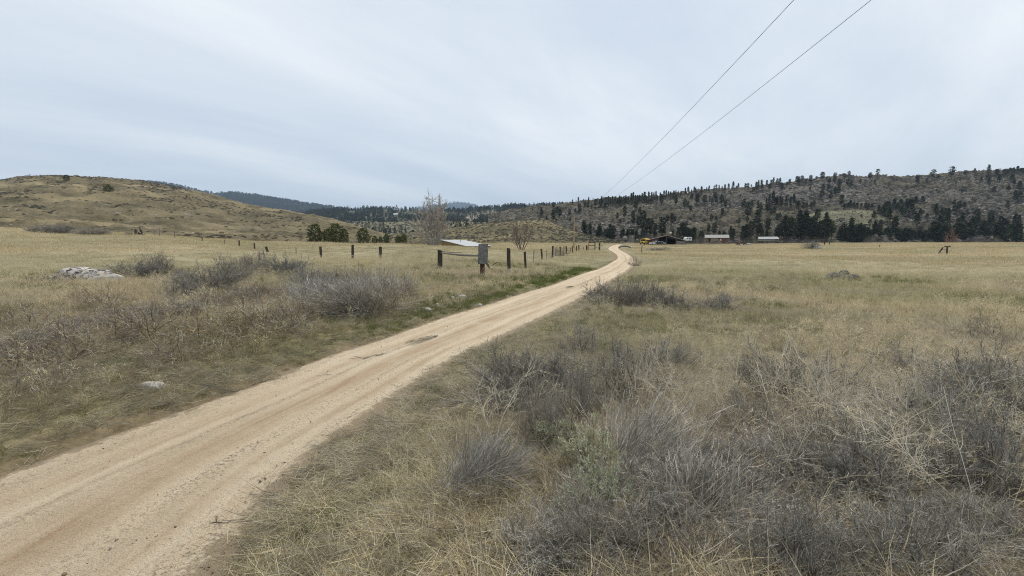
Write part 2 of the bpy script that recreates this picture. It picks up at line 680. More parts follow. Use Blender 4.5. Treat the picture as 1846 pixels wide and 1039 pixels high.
# ------------------------------------------------------------------ ground
def ground_material():
    t = NT("dry_grassland")
    big = t.noise(0.035, 5, 0.6, t.pos((1, 1.6, 1)), 0.5)
    mid = t.noise(0.22, 5, 0.6, t.pos((1, 1.3, 1)))
    fine = t.noise(7.0, 6, 0.7)
    fib = t.noise(26.0, 4, 0.7, t.pos((1, .35, 1)))
    straw = t.ramp(fine, [(0.3, (.26, .21, .125)), (0.7, (.46, .395, .235))])
    olive = t.ramp(fine, [(0.3, (.14, .125, .065)), (0.7, (.29, .255, .14))])
    soil = t.ramp(fine, [(0.3, (.13, .098, .06)), (0.7, (.27, .20, .125))])
    c = t.mix(t.ramp(big, [(0.4, 0.0), (0.6, 1.0)]), olive, straw)
    c = t.mix(t.ramp(mid, [(0.48, 0.0), (0.72, 0.75)]), c, olive)
    c = t.mix(t.ramp(fib, [(0.35, 0.5), (0.62, 0.0)]), c, (.10, .082, .05))
    cov = t.attr("tone")  # r: bare soil, g: green verge
    c = t.mix(t.chan(cov, 0), c, soil)
    green = t.ramp(fine, [(0.3, (.055, .065, .02)), (0.7, (.14, .135, .05))])
    c = t.mix(t.math('MULTIPLY', t.chan(cov, 1), t.ramp(t.noise(0.9, 5, .65), [(0.4, 0.15), (0.62, 1.0)])), c, green)
    t.color(c)
    t.bump(t.noise(11, 6, 0.7), 0.7, 0.06)
    return t.mat


def build_ground():
    fine = np.radians(np.arange(-58, 58.01, 0.21))
    rest = np.radians(np.arange(62, 298, 5.0))
    th = np.concatenate([fine, rest])
    r = np.concatenate([np.geomspace(0.45, 300, 470), np.geomspace(320, 15000, 26)])
    T, R = np.meshgrid(th, r, indexing='ij')
    X, Y = R * np.sin(T), R * np.cos(T)
    Z = land_z(X, Y)
    rd, _ = road_dist(X, Y)
    rd = rd.reshape(X.shape)
    n, k = X.shape
    soil = np.clip(1 - sstep(0.05, 0.9, rd + 0.35 * fbm(X / .6, Y / .6, 3, 5)), 0, 1)
    soil = np.maximum(soil, 0.75 * sstep(.32, .5, fbm(X / 1.3, Y / 1.3, 3, 63)) * (R < 14))
    left = (X < np.interp(Y, CEN_C[:, 1], CEN_C[:, 0]))
    g = np.where(left, (.3 + .7 * sstep(8, 16, R)) * (1 - sstep(1.2, 3.4, rd)), 0.55 * (1 - sstep(0.6, 2.0, rd)))
    g = np.maximum(g, 0.8 * sstep(.1, .4, fbm(X / 3.5, Y / 2.5, 3, 71) + .35 * np.exp(-((X - 8) / 7) ** 2 - ((Y - 14) / 5) ** 2)) * sstep(5, 9, R) * (1 - sstep(22, 40, R)))
    g = g * (R < 60)
    C = np.stack([soil, g, 0 * g], -1)
    m = MB()
    i = np.arange(n)
    j = np.arange(k - 1)
    a = (i[:, None] * k + j[None]).ravel()
    b = (((i + 1) % n)[:, None] * k + j[None]).ravel()
    m.add(np.stack([X, Y, Z], -1), np.stack([a, a + 1, b + 1, b], -1), C.reshape(-1, 3))
    # close the hole under the camera
    c0 = np.arange(n) * k
    cen = np.array([[0, 0, float(Z[:, 0].mean())]])
    m.add(np.vstack([np.stack([X[:, 0], Y[:, 0], Z[:, 0]], -1), cen]), np.stack([np.arange(n), (np.arange(n) + 1) % n, np.full(n, n)], -1), (0, 0, 0))
    o = m.build("ground", ground_material(), smooth=True)
    tag(o, "wide dry grass field sloping gently up to the foot of the hills", "field", kind="structure")


build_ground()


def road_material():
    t = NT("sandy_gravel")
    uv = t.attr("tone")          # r: across 0..1, g: along in metres / 100
    s = t.n.new("ShaderNodeSeparateColor")
    t.l.new(uv, s.inputs[0])
    cb = t.n.new("ShaderNodeCombineXYZ")
    t.l.new(t.math('MULTIPLY', s.outputs[0], 3.0), cb.inputs[0])
    t.l.new(t.math('MULTIPLY', s.outputs[1], 100.0), cb.inputs[1])

    def stretched(a, b):
        m = t.n.new("ShaderNodeMapping")
        m.inputs["Scale"].default_value = (a, b, 1)
        t.l.new(cb.outputs[0], m.inputs[0])
        return m.outputs[0]
    streak = t.noise(1.0, 7, 0.62, stretched(2.2, .12), 0.5)
    streak2 = t.noise(1.0, 7, 0.68, stretched(8.0, .45), 0.6)
    patch = t.noise(0.7, 5, 0.6)
    grit = t.noise(60, 4, 0.75)
    u = t.math('ADD', s.outputs[0], t.math('MULTIPLY', t.math('SUBTRACT', t.noise(1.0, 3, .5, stretched(.35, .22)), .5), .13))

    def band(c0, w):
        d = t.math('DIVIDE', t.math('ABSOLUTE', t.math('SUBTRACT', u, c0)), w)
        m = t.n.new("ShaderNodeMapRange")
        m.interpolation_type = 'SMOOTHSTEP'
        for i_, v_ in enumerate((1.0, 0.0, 0.0, 1.0)):
            m.inputs[1 + i_].default_value = v_
        t.l.new(d, m.inputs[0])
        return m.outputs[0]
    c = t.ramp(streak, [(0.32, (.46, .365, .245)), (0.5, (.565, .455, .315)), (0.7, (.66, .55, .40))])
    brown = t.math('MAXIMUM', t.math('MULTIPLY', band(.55, .12), 1.0), t.math('MAXIMUM', t.math('MULTIPLY', band(.27, .10), .55), t.math('MULTIPLY', band(.80, .06), .6)))
    c = t.mix(t.math('MULTIPLY', brown, t.ramp(streak2, [(.32, .35), (.62, 1.0)])), c, (.37, .26, .155))
    c = t.mix(t.ramp(patch, [(0.46, 0.0), (0.7, .45)]), c, (.62, .52, .385))
    gv = t.math('MAXIMUM', band(.41, .05), t.math('MAXIMUM', band(.68, .07), t.math('MAXIMUM', band(.93, .1), t.math('MULTIPLY', band(.12, .12), .6))))
    gm = t.math('MULTIPLY', t.math('ADD', t.math('MULTIPLY', gv, .75), .22), t.ramp(streak2, [(.4, .25), (.58, 1.0)]))
    c = t.mix(t.math('MULTIPLY', gm, t.ramp(t.noise(24, 5, .8), [(.40, 1.0), (.5, 0.0)])), c, (.17, .135, .095))
    c = t.mix(t.math('MULTIPLY', band(.405, .022), t.ramp(t.noise(1.0, 5, .7, stretched(1.0, 1.1)), [(.40, 0.1), (.62, .55)])), c, (.22, .17, .115))
    c = t.mix(t.ramp(grit, [(0.36, .55), (0.47, 0.0)]), c, (.26, .20, .14))
    edge = t.math('ABSOLUTE', t.math('SUBTRACT', s.outputs[0], 0.5))
    c = t.mix(t.ramp(t.math('ADD', edge, t.math('MULTIPLY', t.noise(4.5, 6, .75), .24)), [(0.555, 0.0), (0.585, .8)]), c, (.24, .185, .12))
    c = t.mix(t.ramp(t.math('MULTIPLY', s.outputs[2], t.math('ADD', .35, t.math('MULTIPLY', t.noise(9, 6, .8), 1.3))), [(.38, 0.0), (.85, .75)]), c, (.16, .13, .09))
    t.color(c)
    h = t.math('ADD', t.math('MULTIPLY', streak2, 1.2), t.math('MULTIPLY', grit, .55))
    h = t.math('ADD', h, t.math('MULTIPLY', t.noise(16, 5, .7), .7))
    t.bump(h, 0.9, 0.05)
    return t.mat


def build_road():
    M = 111
    u = np.linspace(-0.04, 1.04, M)
    P = LL[:, None] * (1 - u)[None, :, None] + RR[:, None] * u[None, :, None]
    s = np.concatenate([[0], np.cumsum(np.linalg.norm(np.diff(CEN, axis=0), axis=1))])
    S = np.repeat(s[:, None], M, 1)
    U = np.repeat(u[None], len(s), 0)
    track = np.exp(-((U - .27) / .085) ** 2) + np.exp(-((U - .72) / .085) ** 2)
    ridge = np.exp(-((U - .40) / .03) ** 2) * .6 + np.exp(-((U - .56) / .035) ** 2) * .5 + np.exp(-((U - .87) / .03) ** 2) * .5
    fade = 1 - sstep(60, 140, S)
    z = 0.012 - .03 * track * fade + .016 * ridge * fade * (1 + fbm(S / 2.5, U * 3, 3, 4)) + .02 * (1 - (2 * U - 1) ** 2)
    z += .012 * fbm(U * 26, S / 3.0, 3, 31) + .012 * fbm(P[..., 0] / .35, P[..., 1] / .35, 3, 2)
    z += (.009 * fbm(P[..., 0] / .11, P[..., 1] / .11, 2, 91) + .006 * fbm(P[..., 0] / .06, P[..., 1] / .06, 2, 93)) * (np.hypot(P[..., 0], P[..., 1]) < 18)
    z -= .03 * sstep(.92, 1.04, np.abs(2 * U - 1))
    st_ = 0 * S
    for px_, py_, a_, b_ in ((762, 617, .75, .2), (1027, 519, 1.0, .22)):
        c_ = on_plane(px_, py_, 0)
        i_ = np.argmin(((CEN - c_) ** 2).sum(1))
        w_ = ((S - s[i_]) / a_) ** 2 + ((U - np.dot(c_ - LL[i_], RR[i_] - LL[i_]) / np.sum((RR[i_] - LL[i_]) ** 2)) * 2.9 / b_) ** 2
        st_ = np.maximum(st_, np.exp(-w_ * 1.2))
    P[..., 2] += z
    n, k = S.shape
    i = (np.arange(n - 1)[:, None] * k + np.arange(k - 1)[None]).ravel()
    m = MB().add(P, np.stack([i, i + 1, i + k + 1, i + k], -1), np.stack([U, S / 100, st_], -1).reshape(-1, 3))
    o = m.build("dirt_road", road_material(), smooth=True)
    tag(o, "single-track sandy dirt road with wheel ruts winding to the ranch", "road", kind="structure")


build_road()


# ------------------------------------------------------------------ hills
HILLS = {}


def hill_material(name, grass_a, grass_b, rock_a, rock_b, shrub, sc=1.0, rock_bias=0.0):
    t = NT(name)
    P1 = t.pos((1, 1, 1.6))
    cov = t.attr("tone")         # r: rock, g: scrub, b: pale bands
    fine = t.noise(.55 * sc, 6, 0.7, P1)
    g = t.ramp(t.noise(.035 * sc, 5, .6, P1, .4), [(0.36, grass_a), (0.64, grass_b)])
    g = t.mix(1.0, g, t.ramp(fine, [(0.3, .62), (0.7, 1.3)]), 'MULTIPLY')
    g = t.mix(t.math('MULTIPLY', t.chan(cov, 2), .6), g, tuple(min(.5, x * 1.65) for x in grass_b))
    rc = t.vor(.34 * sc, t.pos((1, 1, 2.6)), out="Color")
    rk = t.ramp(t.chan(rc, 0), [(0.0, rock_a), (0.6, rock_b), (1.0, tuple(min(.6, x * 1.45) for x in rock_b))])
    rk = t.mix(1.0, rk, t.ramp(t.noise(1.3 * sc, 6, .75, P1), [(0.3, .5), (0.7, 1.35)]), 'MULTIPLY')
    rf = t.math('ADD', t.chan(cov, 0), t.math('MULTIPLY', t.math('SUBTRACT', t.noise(.22 * sc, 5, .7, t.pos((1, 1, 3.2))), .5), 1.5))
    c = t.mix(t.ramp(rf, [(0.42, 0.0), (0.6, 1.0)]), g, rk)
    sf = t.math('ADD', t.chan(cov, 1), t.math('MULTIPLY', t.math('SUBTRACT', t.noise(.3 * sc, 4, .7, P1), .5), 1.7))
    c = t.mix(t.ramp(sf, [(0.5, 0.0), (0.66, .85)]), c, shrub)
    t.color(c)
    t.bump(t.noise(.8 * sc, 7, .72, P1), 0.9, 1.2 / sc)
    return t.mat


def smooth1(A, n):
    k = np.hanning(n + 2)[1:-1]
    k /= k.sum()
    return np.stack([np.convolve(np.pad(A[:, i], n // 2, mode='edge'), k, 'valid')[:len(A)] for i in range(A.shape[1])], 1)


def hill(name, cols, mat, label, nth, nr, bumps, cover, back=0.75, backz=0.55, sm=9):
    """cols: (px, [(distance, py), ...]) from the foot up to the crest; a back slope is added behind the crest"""
    px = np.array([c[0] for c in cols], float)
    DK = np.array([[d for d, _ in c[1]] for c in cols], float)
    YK = np.array([[y for _, y in c[1]] for c in cols], float)
    q = np.linspace(px[0], px[-1], nth)
    DK = smooth1(np.stack([np.interp(q, px, DK[:, i]) for i in range(DK.shape[1])], 1), sm)
    YK = smooth1(np.stack([np.interp(q, px, YK[:, i]) for i in range(YK.shape[1])], 1), sm)
    dx, dz = ray(q[:, None], YK)
    ZK = CAM_Z + dz * DK
    dx = dx[:, -1]
    foot_d, foot_z = DK[:, :1] * .93, np.full((nth, 1), -4.0)
    b1d, b1z = DK[:, -1:] * (1 + back * .25), ZK[:, -1:] - (ZK[:, -1:] + 4) * .06
    b2d, b2z = DK[:, -1:] * (1 + back), ZK[:, -1:] * backz
    b3d, b3z = DK[:, -1:] * (1 + back * 1.8), np.full((nth, 1), -6.0)
    DK = np.hstack([foot_d, DK, b1d, b2d, b3d])
    ZK = np.hstack([foot_z, ZK, b1z, b2z, b3z])
    nk = DK.shape[1]
    nf = nk - 3
    t = np.concatenate([np.linspace(0, nf - 1, nr), nf - 1 + np.linspace(0, 3, max(14, nr // 4))[1:]])
    D = np.stack([np.interp(t, np.arange(nk), DK[i]) for i in range(nth)])
    Z = np.stack([np.interp(t, np.arange(nk), ZK[i]) for i in range(nth)])
    kz = max(3, nr // 14) | 1
    Zs = smooth1(Z.T, kz).T
    keep = np.exp(-((t - (nf - 1)) / .10) ** 2)[None]
    Z = Z * keep + Zs * (1 - keep)
    X, Y = dx[:, None] * D, D
    edge = sstep(0, .06, np.linspace(0, 1, nth)) * sstep(0, .06, np.linspace(1, 0, nth))
    fr = sstep(0.3, 1.3, t)[None]
    for amp, sc, oc, sd, ridged in bumps:
        f = fbm(X / sc, Y / sc, oc, sd)
        if ridged:
            f = 1 - 2 * np.abs(f) * 1.4
        Z = Z + amp * f * fr * (0.35 + .65 * (1 - keep))
    V = np.stack([X, Y, Z], -1)
    slope = np.abs(np.gradient(Z, axis=1) / (np.abs(np.gradient(D, axis=1)) + .1))
    C = cover(X, Y, Z, q[:, None] + 0 * X, t[None] + 0 * X, slope, nf - 1)
    n, k = X.shape
    i = (np.arange(n - 1)[:, None] * k + np.arange(k - 1)[None]).ravel()
    m = MB().add(V, np.stack([i, i + k, i + k + 1, i + 1], -1), C.reshape(-1, 3))
    o = m.build(name, mat, smooth=True)
    tag(o, label, "hill", kind="structure")
    HILLS[name] = (q, V, C, nf - 1, t)
    return o


def on_hill(name, px, py):
    q, V, C, nf, t = HILLS[name]
    i = int(np.argmin(np.abs(q - px)))
    _, yy = project(V[i])
    k = np.nonzero((yy <= py) & (np.arange(len(yy)) > 2))[0]
    j = int(k[0]) if len(k) else int(np.argmin(np.where(np.isfinite(yy), yy, 1e9)))
    return V[i, j].copy()


# left hill
def cov_left(X, Y, Z, q, t, sl, nf):
    a = fbm(X / 46, Y / 30, 4, 5)
    b = fbm(X / 16, Y / 11, 4, 15)
    sc = .36 * sstep(.05, .6, a + .45 * b)
    sc = np.maximum(sc, .75 * sstep(nf - .35, nf - .02, t) * (q < 345) * (.6 + .5 * b))
    rock = .32 * sstep(.1, .5, b) + .3 * sstep(nf - .2, nf, t) + .1
    pale = sstep(.25, .6, fbm(X / 60, Y / 14, 3, 55))
    return np.stack([rock, sc, pale], -1)


hill("hill_grassy", [(-420, [(120, 428), (190, 390), (330, 352)]), (-150, [(125, 425), (190, 385), (330, 336)]),
                     (0, [(130, 422), (190, 384), (330, 325)]), (40, [(130, 422), (190, 383), (330, 319)]),
                     (120, [(132, 424), (195, 383), (330, 318.5)]), (190, [(135, 426), (200, 386), (335, 320.5)]),
                     (250, [(138, 428), (205, 390), (335, 325)]), (300, [(140, 430), (210, 396), (335, 333)]),
                     (350, [(140, 433), (210, 402), (330, 341.5)]), (400, [(145, 435), (215, 408), (330, 357)]),
                     (450, [(150, 436), (220, 412), (330, 370)]), (500, [(150, 437), (225, 416), (320, 379)]),
                     (550, [(155, 438), (230, 420), (315, 387)]), (600, [(160, 438), (235, 425), (310, 398)]),
                     (650, [(165, 439), (240, 431), (300, 413)]), (720, [(170, 440), (240, 438), (290, 434)])],
     hill_material("grassy_slope", (.095, .080, .043), (.20, .160, .088), (.10, .088, .07), (.23, .20, .165), (.055, .048, .033), 1.6),
     "rounded grassy hill with grey brush and a few rock bands", 620, 190,
     [(2.6, 42, 3, 8, False), (1.5, 18, 4, 19, True), (.5, 5, 3, 29, False)], cov_left)


# knoll in the middle
def cov_knoll(X, Y, Z, q, t, sl, nf):
    b = fbm(X / 12, Y / 9, 4, 25)
    return np.stack([.22 + .25 * b, .30 + .35 * b + .25 * sstep(1000, 1060, q), sstep(.1, .5, fbm(X / 30, Y / 9, 3, 33))], -1)


hill("hill_knoll", [(640, [(178, 440), (215, 436), (240, 432)]), (700, [(180, 439), (215, 433), (240, 425)]),
                    (760, [(180, 438.5), (215, 430), (245, 418)]),
                    (820, [(180, 438.5), (215, 428), (250, 411)]), (880, [(180, 438.5), (215, 425), (255, 403.5)]),
                    (930, [(180, 438.5), (215, 422), (258, 398.5)]), (962, [(180, 438.5), (215, 421), (260, 396.5)]),
                    (985, [(180, 438.5), (215, 422), (260, 397.5)]), (1005, [(182, 438.5), (215, 424), (258, 405)]),
                    (1030, [(185, 438.5), (218, 428), (255, 416)]), (1060, [(190, 438), (222, 433), (255, 427)]),
                    (1090, [(195, 437.5), (225, 435.5), (255, 433.5)]), (1125, [(200, 438.5), (225, 438), (250, 437.5)])],
     hill_material("knoll_slope", (.09, .077, .037), (.19, .155, .082), (.12, .105, .085), (.26, .22, .17), (.06, .055, .043), 1.7),
     "low rounded knoll of dry grass and sage behind the fence", 420, 110,
     [(1.3, 22, 3, 8, False), (.7, 9, 4, 19, True), (.3, 3, 3, 29, False)], cov_knoll, back=.4)


# big rocky hillside
def cov_rock(X, Y, Z, q, t, sl, nf):
    a = fbm(X / 70, Y / 45, 4, 12)
    b = fbm(X / 20, Y / 14, 4, 44)
    rock = .30 + .40 * a + .34 * b + .2 * sstep(1180, 1320, q) + .1 * sstep(.3, .9, sl)
    rock -= .45 * np.exp(-(((q - 1330) / 60) ** 2 + ((t - 1.9) / .35) ** 2))
    rock -= .2 * sstep(nf - .25, nf, t)
    sc = .34 + .28 * fbm(X / 26, Y / 18, 4, 66) + .12 * sstep(1500, 1750, q)
    return np.stack([rock, sc, .6 * sstep(.2, .6, fbm(X / 50, Y / 10, 3, 58))], -1)


hill("hillside_rocky", [(880, [(330, 432), (400, 420), (480, 404), (600, 390)]), (935, [(320, 432), (390, 418), (470, 398), (590, 380)]),
                        (980, [(300, 433), (380, 414), (460, 392), (580, 372.5)]), (1040, [(280, 435), (360, 412), (450, 390), (570, 367.5)]),
                        (1090, [(262, 436), (350, 411), (440, 388), (560, 362)]), (1140, [(258, 437), (345, 411), (430, 386), (555, 357.5)]),
                        (1200, [(256, 437), (340, 410), (425, 384), (552, 353)]), (1240, [(255, 437), (338, 409), (425, 381), (550, 349)]),
                        (1300, [(255, 436), (336, 406), (425, 377), (550, 344)]), (1360, [(255, 436), (335, 403), (425, 373), (550, 338)]),
                        (1420, [(255, 436), (335, 400), (425, 368), (550, 332.5)]), (1480, [(256, 437), (338, 399), (428, 363), (550, 325)]),
                        (1530, [(258, 437), (342, 398), (430, 361), (550, 321.5)]), (1600, [(260, 438), (345, 397), (432, 359), (552, 322)]),
                        (1660, [(262, 438), (345, 396), (432, 357), (552, 319)]), (1710, [(264, 439), (345, 395), (432, 354), (552, 315.5)]),
                        (1780, [(266, 439), (345, 394), (432, 351), (552, 311)]), (1846, [(268, 439), (345, 393), (432, 348), (552, 308)]),
                        (2000, [(270, 439), (345, 392), (432, 345), (552, 303)]), (2200, [(270, 439), (345, 392), (432, 345), (552, 300)])],
     hill_material("rocky_slope", (.066, .057, .037), (.135, .115, .074), (.046, .041, .036), (.145, .127, .107), (.034, .032, .025), 1.0),
     "long steep rocky hillside scattered with pines", 1000, 230,
     [(4.5, 60, 3, 8, False), (4.2, 24, 4, 19, True), (1.9, 8, 4, 29, True), (.7, 3, 3, 37, False)], cov_rock, back=.5, backz=.85, sm=7)


# grassy spur at the foot of the rocky hillside
def cov_spur(X, Y, Z, q, t, sl, nf):
    b = fbm(X / 14, Y / 10, 4, 85)
    return np.stack([.05 + .2 * b, .22 + .3 * b, .9 * np.exp(-((t - nf + .12) / .09) ** 2)], -1)


hill("hill_spur", [(1380, [(268, 437), (290, 432), (305, 428)]), (1430, [(268, 437), (290, 412), (312, 392)]),
                   (1480, [(268, 437), (290, 408), (318, 382)]), (1530, [(268, 437), (290, 406), (320, 379)]),
                   (1570, [(268, 437), (290, 408), (320, 379.5)]), (1595, [(268, 437), (290, 414), (316, 391)]),
                   (1625, [(268, 437), (288, 420), (310, 402)]), (1660, [(268, 437), (286, 428), (304, 418)]),
                   (1700, [(268, 438), (284, 436), (300, 433)])],
     hill_material("spur_slope", (.105, .10, .06), (.165, .155, .092), (.12, .105, .085), (.24, .21, .17), (.075, .072, .055), 1.5),
     "small smooth green grassy spur below the rocky hillside", 260, 80,
     [(.9, 20, 3, 8, False), (.3, 4, 3, 29, False)], cov_spur, back=.3, backz=.9)


# valley flats and far ridges
def cov_flat(X, Y, Z, q, t, sl, nf):
    b = fbm(X / 30, Y / 60, 4, 95)
    return np.stack([.15 + .2 * b, .36 + .4 * b, .3 + 0 * X], -1)


hill("hill_valley", [(520, [(330, 438), (480, 424), (620, 409)]), (620, [(330, 438), (480, 422), (640, 404)]),
                     (680, [(330, 438), (480, 420), (650, 400.5)]), (740, [(330, 438), (480, 419), (660, 398.5)]),
                     (800, [(330, 438), (480, 419), (670, 399)]), (860, [(330, 438), (480, 419), (670, 400)]), (960, [(330, 438), (480, 420), (670, 402)])],
     hill_material("valley_slope", (.125, .115, .068), (.2, .178, .105), (.13, .12, .1), (.26, .22, .18), (.085, .085, .068), .6),
     "grey-green sage flats rising through the valley", 260, 90,
     [(2.0, 60, 3, 8, False), (1.2, 24, 4, 19, False)], cov_flat, back=.4)


def cov_mid(X, Y, Z, q, t, sl, nf):
    b = fbm(X / 70, Y / 70, 4, 105)
    oc = np.exp(-(((q - 850) / 45) ** 2 + ((t - 1.8) / .5) ** 2)) + .8 * np.exp(-(((q - 625) / 50) ** 2 + ((t - 1.5) / .45) ** 2))
    return np.stack([.2 + .45 * oc + .3 * b, .5 - .4 * oc + 0 * X, .2 + 0 * X], -1)


hill("hill_outcrop", [(480, [(900, 420), (1150, 407), (1500, 396)]), (560, [(900, 418), (1150, 402), (1500, 388.5)]),
                      (600, [(900, 416), (1150, 398), (1500, 384)]), (660, [(900, 415), (1150, 397), (1500, 382.5)]),
                      (720, [(900, 415), (1150, 397), (1500, 381)]), (770, [(900, 416), (1150, 399), (1500, 385)]),
                      (830, [(900, 416), (1150, 398), (1500, 384)]), (880, [(900, 416), (1150, 396), (1500, 379)]),
                      (940, [(900, 416), (1150, 395), (1500, 377)]), (1000, [(900, 416), (1150, 394), (1500, 375)]), (1100, [(900, 416), (1150, 396), (1500, 380)])],
     hill_material("outcrop_slope", (.09, .088, .05), (.16, .145, .085), (.13, .115, .095), (.30, .25, .2), (.045, .055, .04), .28),
     "distant wooded ridge with pale rock outcrops", 360, 120,
     [(9, 190, 3, 8, False), (7, 70, 4, 19, True), (2.5, 22, 3, 29, True)], cov_mid, back=.5)


def cov_far(X, Y, Z, q, t, sl, nf):
    return np.stack([.1 + 0 * X, .9 + .3 * fbm(X / 200, Y / 200, 4, 115), 0 * X], -1)


hill("hill_forested", [(200, [(2000, 420), (2500, 380), (3200, 326)]), (300, [(2000, 420), (2500, 383), (3200, 334)]),
                       (390, [(2000, 420), (2500, 386), (3200, 352)]), (425, [(2000, 420), (2500, 388), (3200, 351)]),
                       (470, [(2000, 420), (2500, 391), (3200, 358)]), (520, [(2000, 420), (2500, 394), (3200, 366)]),
                       (570, [(2000, 420), (2500, 398), (3200, 374)]), (610, [(2000, 420), (2500, 402), (3200, 380.5)]),
                       (680, [(2000, 420), (2500, 402), (3200, 384)]), (760, [(2000, 420), (2500, 404), (3200, 390)]), (840, [(2000, 420), (2500, 408), (3200, 398)])],
     hill_material("forest_slope", (.05, .06, .038), (.085, .085, .055), (.12, .11, .095), (.2, .18, .15), (.03, .042, .03), .12),
     "long dark forested ridge beyond the grassy hill", 260, 90,
     [(16, 320, 3, 8, False), (9, 110, 4, 19, True)], cov_far, back=.5)

hill("mountain_far", [(560, [(5500, 420), (6500, 405), (7800, 396)]), (640, [(5500, 418), (6500, 402), (7800, 389)]),
                      (700, [(5500, 416), (6500, 398), (7800, 382)]), (750, [(5500, 414), (6500, 394), (7800, 376.5)]),
                      (790, [(5500, 414), (6500, 391), (7800, 370)]), (815, [(5500, 414), (6500, 390), (7800, 367.5)]),
                      (838, [(5500, 414), (6500, 390), (7800, 367.5)]), (855, [(5500, 414), (6500, 391), (7800, 371.5)]),
                      (875, [(5500, 414), (6500, 396), (7800, 378)]), (920, [(5500, 416), (6500, 402), (7800, 389)]), (990, [(5500, 420), (6500, 408), (7800, 400)])],
     hill_material("mountain_slope", (.045, .055, .04), (.07, .075, .055), (.1, .1, .09), (.15, .14, .12), (.03, .04, .032), .05),
     "far blue forested mountain at the head of the valley", 200, 60,
     [(30, 700, 3, 8, False), (14, 220, 4, 19, True)], cov_far, back=.5)

# ------------------------------------------------------------------ haze
hz_t = bpy.data.materials.new("haze_air")
hz_t.use_nodes = True
hn, hl = hz_t.node_tree.nodes, hz_t.node_tree.links
hn.remove(hn["Principled BSDF"])
pv = hn.new("ShaderNodeVolumePrincipled")
pv.inputs["Color"].default_value = (.60, .78, 1.0, 1)
pv.inputs["Density"].default_value = 9.5e-5
pv.inputs["Anisotropy"].default_value = 0.0
hl.new(pv.outputs[0], hn["Material Output"].inputs["Volume"])
hb = MB().box((0, 0, 392), (31000, 31000, 840))
ho = hb.build("haze", hz_t)
tag(ho, "thin blue haze over the far valley", "haze", kind="stuff")

# ------------------------------------------------------------------ scattering of uncountable stuff
def scatter(name, label, protos, pts, rot, scl, idx, tint, cat="vegetation"):
    """one object: geometry nodes put a copy of protos[idx] on every point"""
    me = bpy.data.meshes.new(name)
    n = len(pts)
    me.vertices.add(n)
    me.vertices.foreach_set("co", np.asarray(pts, np.float32).ravel())
    for nm, ty, key, arr in (("rot", 'FLOAT_VECTOR', "vector", rot), ("scl", 'FLOAT_VECTOR', "vector", scl)):
        a = me.attributes.new(nm, ty, 'POINT')
        a.data.foreach_set(key, np.asarray(arr, np.float32).ravel())
    a = me.attributes.new("pick", 'INT', 'POINT')
    a.data.foreach_set("value", np.asarray(idx, np.int32))
    a = me.attributes.new("tint", 'FLOAT_COLOR', 'POINT')
    a.data.foreach_set("color", np.hstack([np.asarray(tint), np.ones((n, 1))]).astype(np.float32).ravel())
    o = bpy.data.objects.new(name, me)
    COL.objects.link(o)
    g = bpy.data.node_groups.new(name, 'GeometryNodeTree')
    g.interface.new_socket("Geometry", in_out='INPUT', socket_type='NodeSocketGeometry')
    g.interface.new_socket("Geometry", in_out='OUTPUT', socket_type='NodeSocketGeometry')
    gi, go = g.nodes.new('NodeGroupInput'), g.nodes.new('NodeGroupOutput')
    iop = g.nodes.new('GeometryNodeInstanceOnPoints')
    iop.inputs["Pick Instance"].default_value = True
    g2i = g.nodes.new('GeometryNodeGeometryToInstance')
    for p in reversed(protos):
        oi = g.nodes.new('GeometryNodeObjectInfo')
        oi.inputs[0].default_value = p
        g.links.new(oi.outputs["Geometry"], g2i.inputs[0])

    def named(nm, ty):
        q = g.nodes.new('GeometryNodeInputNamedAttribute')
        q.data_type = ty
        q.inputs[0].default_value = nm
        return q.outputs[0]
    e2r = g.nodes.new('FunctionNodeEulerToRotation')
    g.links.new(named("rot", 'FLOAT_VECTOR'), e2r.inputs[0])
    g.links.new(gi.outputs[0], iop.inputs["Points"])
    g.links.new(g2i.outputs[0], iop.inputs["Instance"])
    g.links.new(named("pick", 'INT'), iop.inputs["Instance Index"])
    g.links.new(e2r.outputs[0], iop.inputs["Rotation"])
    g.links.new(named("scl", 'FLOAT_VECTOR'), iop.inputs["Scale"])
    g.links.new(iop.outputs[0], go.inputs[0])
    md = o.modifiers.new("scatter", 'NODES')
    md.node_group = g
    return tag(o, label, cat, kind="stuff")


PLANT = mat_plant("plant_fibre")
PLANT_SOLO = mat_plain("shrub_twigs", 0.0)
LEAF_SOLO = mat_plain("shrub_leaves", 0.25)
GREY = [(.33, .305, .27), (.42, .39, .345), (.22, .20, .172), (.53, .495, .44)]
STRAW = [(.60, .53, .385), (.52, .455, .33), (.69, .62, .47), (.42, .36, .25), (.56, .52, .42)]
BROWN = [(.30, .235, .145), (.23, .175, .11), (.38, .305, .18), (.45, .37, .23)]
GREENS = [(.11, .15, .038), (.15, .185, .05), (.085, .12, .032), (.21, .22, .08)]
SAGEL = [(.52, .53, .39), (.44, .46, .31), (.60, .60, .47), (.50, .52, .32)]


def pal(cols, n, var=.18):
    c = np.array(cols)[RNG.integers(0, len(cols), n)]
    return c * RNG.uniform(1 - var, 1 + var, (n, 1))


def unit(v):
    return v / (np.linalg.norm(v, axis=-1, keepdims=True) + 1e-9)


def paths(root, az, phi0, dphi, L, k, wob=0.12):
    """n bent stems: start at root, lean phi0 from vertical and bend by dphi along the length"""
    n = len(root)
    P = np.zeros((n, k, 3))
    P[:, 0] = root
    a, ph = az.copy(), phi0.copy()
    for j in range(1, k):
        P[:, j] = P[:, j - 1] + (L / (k - 1))[:, None] * np.stack([np.sin(ph) * np.cos(a), np.sin(ph) * np.sin(a), np.cos(ph)], -1)
        ph = ph + dphi / (k - 1) + RNG.normal(0, wob, n)
        a = a + RNG.normal(0, wob, n)
    return P


